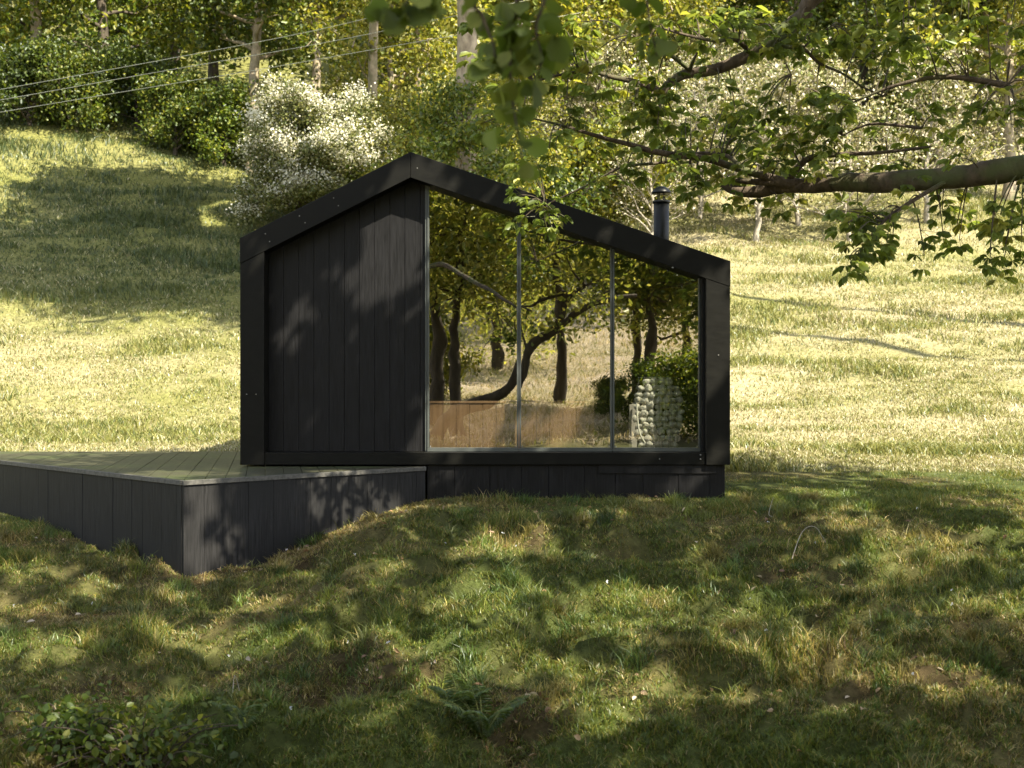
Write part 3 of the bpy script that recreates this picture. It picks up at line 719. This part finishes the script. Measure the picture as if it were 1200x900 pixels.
for k in range(34):
    px = Ru.uniform(690, 1240); d = Ru.uniform(60, 80)
    kd, lb, gp = [(KP,'pale twiggy undergrowth shrub at the foot of the right-hand wood','pale undergrowth'),(KS2,'low yellow green undergrowth shrub at the foot of the right-hand wood','green undergrowth')][k % 2]
    plant(kd, 'undergrowth_shrub', at(px, d), lb, 'shrub', gp, Ru.uniform(0,6), Ru.uniform(.7,1.05) if kd is KP else Ru.uniform(.9,1.5))

# far wood: reads as one mass
R = np.random.default_rng(77); G = Geo()
for k in range(150):
    d = 78+50*R.random(); x = (R.random()-.5)*1.25*d; z0 = tz(x, d); hgt = 11+8*R.random()
    n = 420; u = unit(R.normal(size=(n,3)))*(R.random((n,1))**.33)*np.array([4.2,4.2,hgt*.5]); c = u+np.array([x,d,z0+hgt*.52])
    L = .55*(.6+.8*R.random(n)); cols = [DARK,GREEN,YGREEN][int(R.integers(0,3))]
    leaves(G, c, R.normal(size=(n,3)), L, L*.7, palette(R, n, cols, None)*(1+.15*R.normal()), R, .5)
tag(G.obj('far_wood', M['leaf']), 'dense wood covering the upper hillside behind the nearer trees', 'wood', kind='stuff')

# ------------------------------------------------------------------ overhanging tree on the right (limbs reach into view)
R = np.random.default_rng(33); W = Geo()
over = empty('overhanging_tree', (9.3,9.0,tz(9.3,9.0)), 'tree with drooping palmate leaves and a thick broken limb over the cabin from the right', 'tree')
org = np.array(over.location)
trk = smooth_line([(9.3,9,tz(9.3,9)-.4),(9.25,9,1.5),(9.1,8.9,4),(8.8,8.8,7),(8.3,8.7,10),(8,8.6,13)], 5)
tube(W, trk-org, np.linspace(.42,.08,len(trk))*(1+.35*np.exp(-np.arange(len(trk))/2.)), 14, .1, R)
brs = []
def branch(pts, r0, r1, leafy=1.0, n=8, k=6, kn=.0):
    q = smooth_line(pts, k); tube(W, q-org, np.linspace(r0, r1, len(q)), n, kn, R); brs.append((q, leafy)); return q
# thick broken limb
branch([(9.15,9,3.0),(6.9,9.6,3.15),P(1200,196,10.2),P(1120,208,10.4),P(1030,214,10.7),P(985,214,10.9),P(950,217,11),P(915,219,11.1),P(885,225,11.2),P(862,223,11.25),P(848,215.5,11.3)], .125, .04, .5, 12, 6, .16)
branch([P(930,216,11.02),P(905,213.5,11.02),P(880,213,11.05),P(862,211,11.1)], .05, .018, 0, 8, 4, .2)
branch([P(917,212,11.05),P(869,199,10.9),P(827,186,10.75),P(773,179,10.6),P(741,170,10.5),P(709,162,10.45),P(672,151,10.4),P(651,145,10.4),P(624,139,10.4)], .04, .007)
branch([P(925,210,11.05),P(947,186,10.9),P(985,181,10.8),P(1030,179,10.7),P(1090,172,10.5)], .035, .012)
branch([P(869,199,10.9),P(858,186,11.0),P(845,181,11.1),P(815,180,11.2),P(780,190,11.3),P(747,193,11.3),P(723,198,11.35),P(696,213,11.4),P(659,231,11.5),P(640,240,11.6)], .022, .006)
# upper limb
branch([(9.0,8.9,5.6),(6.2,9.8,5.3),P(1010,-30,10.3),P(939,21,10.5),P(915,39,10.5),P(891,58,10.5),P(869,69,10.5),P(835,82,10.5),P(803,87,10.5),P(784,98,10.5),P(776,109,10.5)], .085, .034, .6, 12, 6, .12)
branch([P(776,108,10.5),P(758,101,10.45),P(736,94,10.4),P(720,91,10.35),P(690,84,10.3),P(655,88,10.2),P(625,96,10.2)], .035, .007)
branch([P(808,84,10.5),P(812,72,10.3),P(817,62,10.2)], .02, .01); branch([P(806,80,10.45),P(789,67,10.3),P(768,58,10.1),P(740,40,10)], .022, .007)
branch([P(880,64,10.5),P(862,46,10.3),P(838,48,10.2),P(800,40,10.1),P(760,28,10)], .025, .007)
branch([P(915,42,10.5),P(919,54,10.5),P(941,57,10.6),P(960,74,10.7),P(987,86,10.8),P(1013,103,10.9),P(1035,112,11)], .02, .008)
branch([P(919,54,10.5),P(920,71,10.5),P(927,87,10.5)], .01, .005); branch([P(941,56,10.6),P(955,44,10.6),P(975,30,10.6)], .012, .006)
branch([P(960,76,10.7),P(958,92,10.7),P(958,108,10.7)], .009, .005)
branch([P(1080,150,10.6),P(1029,145,10.8),P(1008,149,10.9),P(987,159,11)], .016, .006)
branch([P(1120,206,10.4),P(1070,235,10.3),P(1035,260,10.25),P(1018,290,10.2),P(1012,315,10.2)], .022, .006)
branch([P(1180,100,10.2),P(1110,90,10.3),P(1050,100,10.4),P(1000,120,10.5)], .03, .008)
bp_ = np.concatenate([q for q, l in brs if l > 0])
spots = []
def fill(x0, x1, y0, y1, n, spread=.55):
    for _ in range(n): spots.append((R.uniform(x0,x1), R.uniform(y0,y1), spread))
fill(690,1040,14,62,40); fill(560,700,14,110,34); fill(560,770,110,225,36); fill(700,800,80,150,14)
fill(760,945,128,205,46); fill(935,1040,95,205,26); fill(800,900,95,130,4); fill(985,1050,235,320,22)
fill(607,646,226,258,11,.3); fill(855,940,222,240,7,.3); fill(803,822,206,222,5,.3); fill(1040,1230,10,330,80)
fill(870,1000,20,60,14)
tips = []
def roof_y(px): return 178+(481-px)*.505 if px < 481 else 178+(px-481)*.3413
for px, py, sp in spots:
    if sp != .3 and R.random() < .06: continue
    if py > roof_y(px)-26 and sp != .3 and px < 856: continue
    if 745 < px < 800 and py > 196: continue
    d0 = 10.7; p = P(px, py, d0)
    j = np.argmin(np.linalg.norm((bp_-p)[:, [0,2]], axis=1)); b = bp_[j]
    d = b[1]+R.uniform(-sp, sp); p = P(px, py, d); v = p-b; L = np.linalg.norm(v)
    if L > 1.25: continue
    q = smooth_line([b, b+v*.5+np.array([0,0,.10*L]), p], 4); tube(W, q-org, np.linspace(.008,.004,len(q)), 5)
    tips.append((p, unit(v)))
    if L > .5: tips.append((q[5], unit(v)))
C = Geo()
tp = np.array([t[0] for t in tips]); tv = np.array([t[1] for t in tips])
NL = 3                                    # compound leaves at each tip
c0 = np.repeat(tp, NL, 0); dv = unit(np.repeat(tv, NL, 0)*.6+R.normal(size=(len(c0),3))*.75+np.array([0,0,-.15]))
pet = c0+dv*(.07+.08*R.random((len(c0),1)))+np.array([0,0,-.02])
i_ = np.arange(len(c0)); 
Vp = np.stack([c0-.0025, c0+.0025, pet+.002, pet-.002], 1).reshape(-1,3); C.add(Vp-org, np.arange(len(Vp)).reshape(-1,4), np.array([.10,.10,.03]))
LF = 5
tone = palette(R, len(pet), [(.135,.18,.045),(.18,.23,.054),(.245,.285,.068),(.33,.33,.085)], [.35,.33,.2,.12])
fwd = dv*np.array([1,1,.15]); fwd = unit(fwd); sidev = unit(np.cross(fwd, np.array([0,0,1.])+.3*R.normal(size=fwd.shape)))
for k in range(LF):
    a = (k-2)*.62
    ax = fwd*math.cos(a)+sidev*math.sin(a)+np.array([0,0,-.45])+R.normal(size=fwd.shape)*.14
    L = (.118-.016*abs(k-2))*(.7+.5*R.random(len(pet)))
    leaves(C, pet-org, ax, L, L*.5, np.clip(tone*(1+.1*R.normal(size=(len(pet),1))), .01, .5), R, 1.0, .18)
W.obj('trunk', M['bark'], over, True); C.obj('crown', M['leafnear'], over)
# its high crown above the view
def canopy(centre, rad, nclump, per, crad, size, cols, R, w=None, hollow=0):
    ctr = []
    while len(ctr) < nclump:
        u = R.uniform(-1,1,3)
        if np.linalg.norm(u) < 1: ctr.append(np.array(centre)+u*np.array(rad))
    ctr = np.array(ctr); n = nclump*per
    G = Geo(); c = open_gaps(np.repeat(ctr, per, 0)+R.normal(size=(n,3))*crad*np.array([1,1,.6])); n = len(c); L = size*(.7+.6*R.random(n))
    leaves(G, c, R.normal(size=(n,3)), L, L*.68, palette(R, n, cols, w), R, .6); return G, ctr
def big_tree(base, centre, rad, nclump, per, crad, size, cols, label, seed, r0=.4, name='tall_tree', bark='bark', group=None, w=None, low=.35, trunkpts=None):
    R = np.random.default_rng(seed); bz = tz(*base)
    o = empty(name, (base[0], base[1], bz), label, 'tree', group); org = np.array(o.location)
    G, ctr = canopy(centre, rad, nclump, per, crad, size, cols, R, w)
    Wd = Geo(); top = np.array(centre)+np.array([0,0,rad[2]*.7])
    tp_ = trunkpts or [(base[0],base[1],bz-.4),(base[0]*.98+centre[0]*.02,base[1]*.98+centre[1]*.02,bz+(centre[2]-bz)*.35),(base[0]*.75+centre[0]*.25,base[1]*.75+centre[1]*.25,bz+(centre[2]-bz)*.7),tuple(top)]
    tr = smooth_line(tp_, 7); f = np.linspace(0,1,len(tr)); rr = r0*(1-f)**.7+.03; rr[0] *= 1.4
    tr[2:-2,:2] += np.cumsum(R.normal(size=(len(tr)-4,2)), 0)*.035
    tube(Wd, tr-org, rr, 12, .12, R)
    for c in ctr[::max(1, nclump//26)]:
        cand = np.where((f > low) & (tr[:,2] < c[2]+.3))[0]; cand = cand if len(cand) else np.array([len(tr)//2])
        j = cand[np.argmin(np.linalg.norm(tr[cand]-c, axis=1))]; b = tr[j]
        mid = (b+c)/2+R.normal(size=3)*.25+np.array([0,0,-.1]); tube(Wd, smooth_line([b, mid, c], 4)-org, np.linspace(max(.03,rr[j]*.42), .012, 9), 6)
    Wd.obj('trunk', M[bark], o, True)
    for a in G.V: a -= org
    G.obj('crown', M['leaf'], o); return o
R = np.random.default_rng(34)
G, ctr = canopy((5.2,8.6,9.6), (6.2,4.6,2.7), 135, 88, .5, .26, GREEN, R)
for c in ctr[::5]:
    j = np.argmin(np.linalg.norm(trk-c-np.array([0,0,-1]), axis=1)); Wb = None
for a in G.V: a -= org
G.obj('crown', M['leaf'], over)
Wb = Geo()
for c in ctr[::4]:
    j = 12+int(np.argmin(np.linalg.norm(trk[12:]-c, axis=1))); ql = smooth_line([trk[j], (trk[j]+c)/2+R.normal(size=3)*.3, c], 4)
    if not in_hard_gap(ql): tube(Wb, ql-org, np.linspace(.09,.012,9), 6)
Wb.obj('limb', M['bark'], over, True)

GB = 'trees mirrored in the glass'
# shading trees to the right of and behind the viewer
big_tree((10.5,1.5), (6.5,2.2,9.8), (6.8,5.2,2.6), 140, 88, .5, .26, GREEN, 'tall broad tree beside the viewer that shades the foreground grass', 201, .4)
big_tree((13.5,-3.5), (10.5,-2.5,11.0), (5.5,4.5,3), 90, 86, .55, .27, GREEN, 'tall tree behind the viewer to the right', 202, .4)
big_tree((23,20), (5.0,25.5,25.5), (8.0,6.0,3.2), 240, 90, .75, .36, GREEN, 'unseen very tall tree added right of the cabin to shade the left bank', 203, .24, trunkpts=[(23,20,tz(23,20)-.4),(22.8,20,10),(21.8,20.3,20),(14,23,24.6),(5,25.5,27)])  # added out of view so its crown shades the left bank
big_tree(at(541,36), (0.0,34.5,25.0), (8.5,6.0,3.2), 250, 95, .75, .36, GREEN, 'broad pale trunked tree rising right behind the roof ridge', 207, .36, 'hillside_tree', 'barkpale', GT, None, .72)
big_tree(at(433,51), (-4.0,41.0,24.0), (7.0,5.5,2.6), 240, 90, .75, .36, GREEN, 'slim pale trunked tree standing just right above the white hawthorn', 208, .24, 'hillside_tree', 'barkpale', GT, None, .72)
big_tree((20.5,29), (6.0,29,27.0), (7.0,5.5,3.2), 200, 90, .75, .36, GREEN, 'second unseen very tall tree added for shade right of the cabin, further up the slope', 204, .26)  # also added out of view, crown set for bank shade
big_tree((-11.5,23.0), (-4.5,26,25.5), (6.0,5.0,3.0), 150, 90, .75, .36, GREEN, 'unseen very tall tree added left of the deck for the shade of its high crown', 205, .45)  # unseen, crown hung where shade on the bank is wanted

# trees mirrored in the glass (they stand behind the viewer)
def rbase(px, d): D = 2*DG-d; return ((px-600)/F*D, d)
def mirrored(px, d, r0, cz, rad, ncl, label, seed, cols, w=None, dx=0, per=120, size=.14, low=.3, crad=.5):
    b = rbase(px, d); return big_tree(b, (b[0]+dx, d, cz), rad, ncl, per, crad, size, cols, label, seed, r0, 'clearing_tree', 'barkdark', GB, w, low)
mirrored(517, -7.0, .21, 5.6, (2.6,2.2,3.0), 60, 'dark upright trunk mirrored at the left edge of the left pane', 301, MGREEN)
mirrored(545, -5.5, .16, 5.2, (2.4,2.0,2.9), 55, 'second dark trunk mirrored in the left pane, right of the upright one', 302, MGREEN, dx=.6)
mirrored(590, -22, .2, 6.5, (3.6,2.6,4.6), 75, 'leafy tree mirrored far behind the leaning trunk in the left pane', 307, MGREEN)
mirrored(655, -13, .2, 7.2, (3.0,2.4,2.9), 70, 'straight dark trunk mirrored high in the middle pane', 303, MGREEN, dx=-.3)
mirrored(768, -8.5, .19, 5.9, (2.6,2.2,2.8), 75, 'dark trunk mirrored in the right pane above the stones', 304, GREEN)
mirrored(745, -12, .16, 5.6, (2.6,2.2,3.0), 60, 'thinner trunk mirrored left of the one above the stones', 305, GREEN)
mirrored(808, -11, .18, 5.2, (3.0,2.4,3.4), 70, 'leafy tree mirrored at the right edge of the right pane', 306, MGREEN)
# leaning forked tree
R = np.random.default_rng(310); d = -4.0
lp = [RP(548,480,d),RP(580,468,d),RP(604,452,d),RP(616,420,d),RP(628,402,d),RP(648,388,d),RP(668,372,d),RP(690,360,d),RP(716,354,d),RP(745,350,d-.5)]
b = lp[0]; o = empty('leaning_tree', tuple(b), 'dark leaning forked tree mirrored across the middle pane', 'tree', GB); oo = np.array(b)
Wd = Geo(); q = smooth_line(lp, 5); tube(Wd, q-oo, np.linspace(.165,.055,len(q)), 12, .14, R)
rt = smooth_line([np.array([b[0]-1.0, d-.1, tz(b[0]-1.0, d)-.3]), np.array([b[0]-.5, d, b[2]-.3]), b], 4); tube(Wd, rt-oo, np.linspace(.24,.165,len(rt)), 12, .12, R)
for pl, r_ in [([(642,392),(655,372),(664,352),(684,334),(706,322)],.10),([(664,352),(650,336),(655,300),(657,262),(655,215)],.09),([(664,345),(635,352),(618,362),(605,360)],.05),([(690,360),(704,348),(722,330)],.05),([(620,412),(612,396),(606,380)],.05),([(684,334),(672,318),(664,300)],.05)]:
    q = smooth_line([RP(a, c_, d-.15*k) for k, (a, c_) in enumerate(pl)], 5); tube(Wd, q-oo, np.linspace(r_,.025,len(q)), 8, .1, R)
Wd.obj('trunk', M['barkdark'], o, True)
Cl = Geo(); cs = np.array([RP(R.uniform(560,735), R.uniform(215,330), d+R.uniform(-1.2,1)) for _ in range(60)]+[RP(R.uniform(600,725), R.uniform(330,395), d+R.uniform(-1,1)) for _ in range(10)])
c = np.repeat(cs, 55, 0)+R.normal(size=(len(cs)*55,3))*np.array([.42,.42,.2]); L = .14*(.7+.6*R.random(len(c)))
leaves(Cl, c-oo, R.normal(size=c.shape), L, L*.66, palette(R, len(c), MGREEN, None), R, .5); Cl.obj('crown', M['leaf'], o)
big_tree((10.5,-14), (7.5,-12.5,9.5), (4.0,3.5,2.2), 28, 70, .5, .28, GREEN, 'unseen broad tree added behind the viewer to shade the near end of the clearing', 206, .35)  # unseen tree, added to darken the ground mirrored low in the glass
GM = 'bushes mirrored in the glass'
for px, d, k, s_, lb in [(818,-3,KS1,.6,'leafy bush mirrored at the right edge of the right pane'),(776,-5,KS3,.52,'dark bush mirrored behind the stones'),(716,-9,KS1,.3,'low green bush mirrored at the foot of the second mullion'),(495,-12,KS2,.8,'yellow green bush mirrored at the left edge of the left pane')]:
    plant(k, 'bush', rbase(px, d), lb, 'bush', GM, px*.1, s_)
# wood closing the clearing behind
G = Geo(); R = np.random.default_rng(78)
for k in range(60):
    d = -36-30*R.random(); x = -24+52*R.random(); z0 = tz(x, d); hgt = 10+8*R.random(); n = 420
    u = unit(R.normal(size=(n,3)))*(R.random((n,1))**.33)*np.array([3.8,3.8,hgt*.5]); c = u+np.array([x,d,z0+hgt*.55]); L = .5*(.6+.8*R.random(n))
    leaves(G, c, R.normal(size=(n,3)), L, L*.7, palette(R, n, [DARK,GREEN,YGREEN][int(R.integers(0,3))], None), R, .5)
tag(G.obj('clearing_wood', M['leaf']), 'dense wood mirrored in the glass beyond the bright clearing', 'wood', kind='stuff')

# ------------------------------------------------------------------ near sprigs hanging in front of the lens
R = np.random.default_rng(40)
nb = rbase(490, -5.0)
lime = empty('lime_tree', (nb[0], nb[1], tz(*nb)), 'tree with soft rounded leaves hanging on long sprigs over the view', 'tree'); oo = np.array(lime.location)
Wd = Geo(); q = smooth_line([(nb[0],nb[1],tz(*nb)-.4),(nb[0]+.1,nb[1],2),(nb[0]+.1,nb[1]+.1,4.5),(nb[0],nb[1],7.5)], 6); tube(Wd, q-oo, np.linspace(.24,.06,len(q)), 12, .12, R)
limb = smooth_line([(nb[0]+.1,nb[1]+.1,4.2),(-1.6,-2,4.0),(-.8,1,3.4),(-.25,2.8,2.9),(.1,3.5,2.6),(.35,3.8,2.45)], 6); tube(Wd, limb-oo, np.linspace(.09,.012,len(limb)), 8, .1, R)
Cl = Geo()
def sprig(pts, nleaf, size, spread):
    q = smooth_line(pts, 6); tube(Wd, q-oo, np.linspace(.008,.0025,len(q)), 5)
    s = R.random(nleaf)*(len(q)-1); i_ = s.astype(int); c = q[i_]+(q[np.minimum(i_+1, len(q)-1)]-q[i_])*(s-i_)[:, None]
    ax = R.normal(size=c.shape)*np.array([1,1,.5])+np.array([0,0,-.9]); c2 = c+unit(R.normal(size=c.shape)*np.array([1,1,.6]))*spread*R.random((nleaf,1))
    tube_pts = None
    L = size*(.75+.5*R.random(nleaf))
    leaves(Cl, c2-oo, ax, L, L*.85, palette(R, nleaf, [(.12,.155,.04),(.15,.18,.05),(.19,.21,.06)], None), R, .2, .12)
dd = 3.5
sprig([limb[-9], P(606,-20,dd), P(600,40,dd), P(598,90,dd), P(604,140,dd), P(612,185,dd)], 58, .072, .09)
sprig([limb[-7], P(640,-20,dd), P(628,30,dd), P(634,66,dd), P(630,90,dd)], 34, .08, .08)
sprig([limb[-14], P(520,-40,3.2), P(480,0,3.2), P(462,18,3.2)], 26, .075, .06)
sprig([limb[-3], P(700,-40,3.8), P(752,-10,3.8), P(762,30,3.8), P(770,66,3.8)], 30, .075, .07)
sprig([limb[-5], P(560,-20,dd), P(566,20,dd), P(580,60,dd), P(572,90,dd)], 26, .07, .06)
Wd.obj('trunk', M['bark'], lime, True); Cl.obj('leaves', M['limeleaf'], lime)
G, ctr = canopy((nb[0]-.5,nb[1],7.4), (2.6,2.4,1.8), 45, 70, .45, .18, GREEN, R); 
for a in G.V: a -= oo
G.obj('crown', M['leaf'], lime)

# ------------------------------------------------------------------ ferns, corner bush, fallen twigs
def fern(px, d, nf, L, seed, label, rz=0):
    R = np.random.default_rng(seed); x, y = at(px, d); o = empty('fern', (x, y, tz(x, y)), label, 'fern', 'ferns on the bank')
    G = Geo(); W_ = Geo()
    for k in range(nf):
        az = rz+k*2*math.pi/nf+R.normal()*.2; h = np.array([math.cos(az), math.sin(az), 0]); t = np.linspace(0,1,26); l = L*(.75+.4*R.random())
        q = h*(t*l*.72)[:, None]+np.array([0,0,1.])*((t*1.5-t**2*.8)*l*.95)[:, None]
        tube(W_, q, np.linspace(.004,.0015,26), 4)
        s = np.cross(h, [0,0,1.]); wl = l*.24*np.sin(np.pi*np.clip(t*.92+.08,0,1))**.8
        for sg in (-1,1):
            leaves(G, q[2:], s*sg+h*.35+np.array([0,0,-.15])+R.normal(size=(24,3))*.06, wl[2:], .012, palette(R, 24, [(.08,.13,.025),(.12,.165,.035)], None), R, 3.0, .1)
    W_.obj('stalks', M['fern_stalk'], o); G.obj('fronds', M['fern'], o); return o
M['fern_stalk'] = noise_mat('fern_stalk', (.10,.12,.03), (.16,.17,.05), 8, (1,1,1), .8, 0)
fern(566, 7.85, 14, .38, 1, 'bright green fern at the foot of the bank, bottom centre')
fern(540, 8.1, 10, .34, 2, 'smaller fern just left of and behind the bright fern')
fern(285, 7.8, 7, .30, 3, 'small fern in the grass at bottom left near the bush')
R = np.random.default_rng(50)
def bush(px, d, w_, h_, n, seed, label, cols):
    R = np.random.default_rng(seed); x, y = at(px, d); o = empty('leafy_bush', (x, y, tz(x, y)), label, 'bush', 'leafy bushes in the corner')
    W_ = Geo(); G = Geo()
    for k in range(n):
        tip = np.array([R.normal()*w_*.55, R.normal()*w_*.4, h_*(.15+.85*R.random()**1.5)]); q = smooth_line([np.array([0,0,-.1])+R.normal(size=3)*.04, tip*.5+np.array([0,0,.1]), tip], 4); tube(W_, q, np.linspace(.008,.003,9), 5)
        c = q[R.integers(3,9,14)]+R.normal(size=(14,3))*.07; L = .055*(.6+.7*R.random(14))
        leaves(G, c, R.normal(size=(14,3))+np.array([0,0,-.2]), L, L*.7, palette(R, 14, cols, None), R, 1.0, .15)
    W_.obj('stems', M['bark'], o); G.obj('leaves', M['leafnear'], o)
bush(165, 7.55, .5, .42, 55, 1, 'bright yellow green bush in the bottom left corner', [(.08,.12,.025),(.12,.15,.03),(.2,.21,.045)])
bush(80, 7.7, .5, .3, 36, 2, 'green bush left of the corner bush', [(.07,.11,.025),(.12,.16,.03)])
def stick(pts, d, r, label, mat='twigpale'):
    p3 = []
    for px, py, dd_, lift in pts:
        x, y = at(px, dd_); p3.append((x, y, tz(x, y)+lift))
    G = Geo(); q = smooth_line(p3, 5); tube(G, q-q[0], np.linspace(r, r*.5, len(q)), 6)
    o = G.obj('fallen_twig', M[mat], None, True); o.location = q[0]; tag(o, label, 'twig', 'fallen twigs in the grass')
stick([(905,0,12.3,.10),(901,0,12.4,.2),(906,0,12.5,.30)], 0, .0035, 'upright thin bare twig in the grass right of the cabin')
stick([(928,0,11.2,.06),(940,0,11.4,.16),(955,0,11.45,.18),(968,0,11.4,.12)], 0, .0045, 'pale arched twig in the grass at right')
stick([(655,0,10.6,.05),(680,0,10.9,.07),(700,0,11.3,.07)], 0, .004, 'thin straight twig lying below the middle pane')
stick([(272,0,8.9,.05),(275,0,9.0,.16),(282,0,8.95,.05)], 0, .0035, 'small bent twig standing in the grass below the deck')

# ------------------------------------------------------------------ cables
for k, (lb, pts) in enumerate([
  ('topmost of the three pale overhead cables at upper left', [(-260,150),(-40,112),(170,74),(336,42.5),(440,19),(600,-22)]),
  ('middle one of the three pale overhead cables at upper left', [(-260,158),(-40,124),(170,87),(344,56.7),(448,36.5),(620,0)]),
  ('lowest of the three pale overhead cables, running furthest right', [(-260,172),(-40,138),(170,103.3),(304,81.5),(392,66),(480,50.5),(579,33.5),(680,15)])]):
    G = Geo(); n = len(pts); q = smooth_line([P(a, b, 32+6*(a+260)/900) for a, b in pts], 6); tube(G, q-q[0], np.full(len(q), .0095), 6)
    o = G.obj('overhead_cable', M['cable'], None, True); o.location = q[0]; tag(o, lb, 'cable', 'overhead cables')

# ------------------------------------------------------------------ light, world, camera
w = bpy.data.worlds.new('World'); scn.world = w; w.use_nodes = True; nt = w.node_tree
sky = nt.nodes.new('ShaderNodeTexSky'); sky.sky_type = 'NISHITA'; sky.sun_disc = False
to = -SUN; el = math.asin(to[2]); az = math.atan2(to[0], to[1])
sky.sun_elevation = el; sky.sun_rotation = az
bgd = nt.nodes['Background']; hsv = nt.nodes.new('ShaderNodeHueSaturation'); hsv.inputs['Saturation'].default_value = .45; nt.links.new(sky.outputs[0], hsv.inputs['Color']); nt.links.new(hsv.outputs[0], bgd.inputs['Color']); bgd.inputs['Strength'].default_value = .13
sl = bpy.data.lights.new('sun', 'SUN'); sl.energy = 5.0; sl.angle = math.radians(.53); sl.color = (1,.91,.72)
so_ = bpy.data.objects.new('sun', sl); COL.objects.link(so_); so_.location = (20,-20,35)
so_.rotation_euler = Vector(SUN).to_track_quat('-Z', 'Y').to_euler()
cam = bpy.data.cameras.new('camera'); co = bpy.data.objects.new('camera', cam); COL.objects.link(co)
co.location = (0,0,ZC); co.rotation_euler = (math.pi/2,0,0); cam.sensor_width = 36; cam.lens = 36*F/1200; cam.clip_end = 600; cam.clip_start = .05
cam.dof.use_dof = True; cam.dof.focus_distance = 13.5; cam.dof.aperture_fstop = 2.8
scn.camera = co
scn.view_settings.view_transform = 'Standard'; scn.view_settings.look = 'None'; scn.view_settings.gamma = 1; scn.view_settings.exposure = 1.87
cy = scn.cycles; cy.max_bounces = 7; cy.diffuse_bounces = 3; cy.glossy_bounces = 4; cy.transmission_bounces = 4; cy.transparent_max_bounces = 8
cy.caustics_reflective = False; cy.caustics_refractive = False; cy.use_denoising = True; cy.sample_clamp_indirect = 6
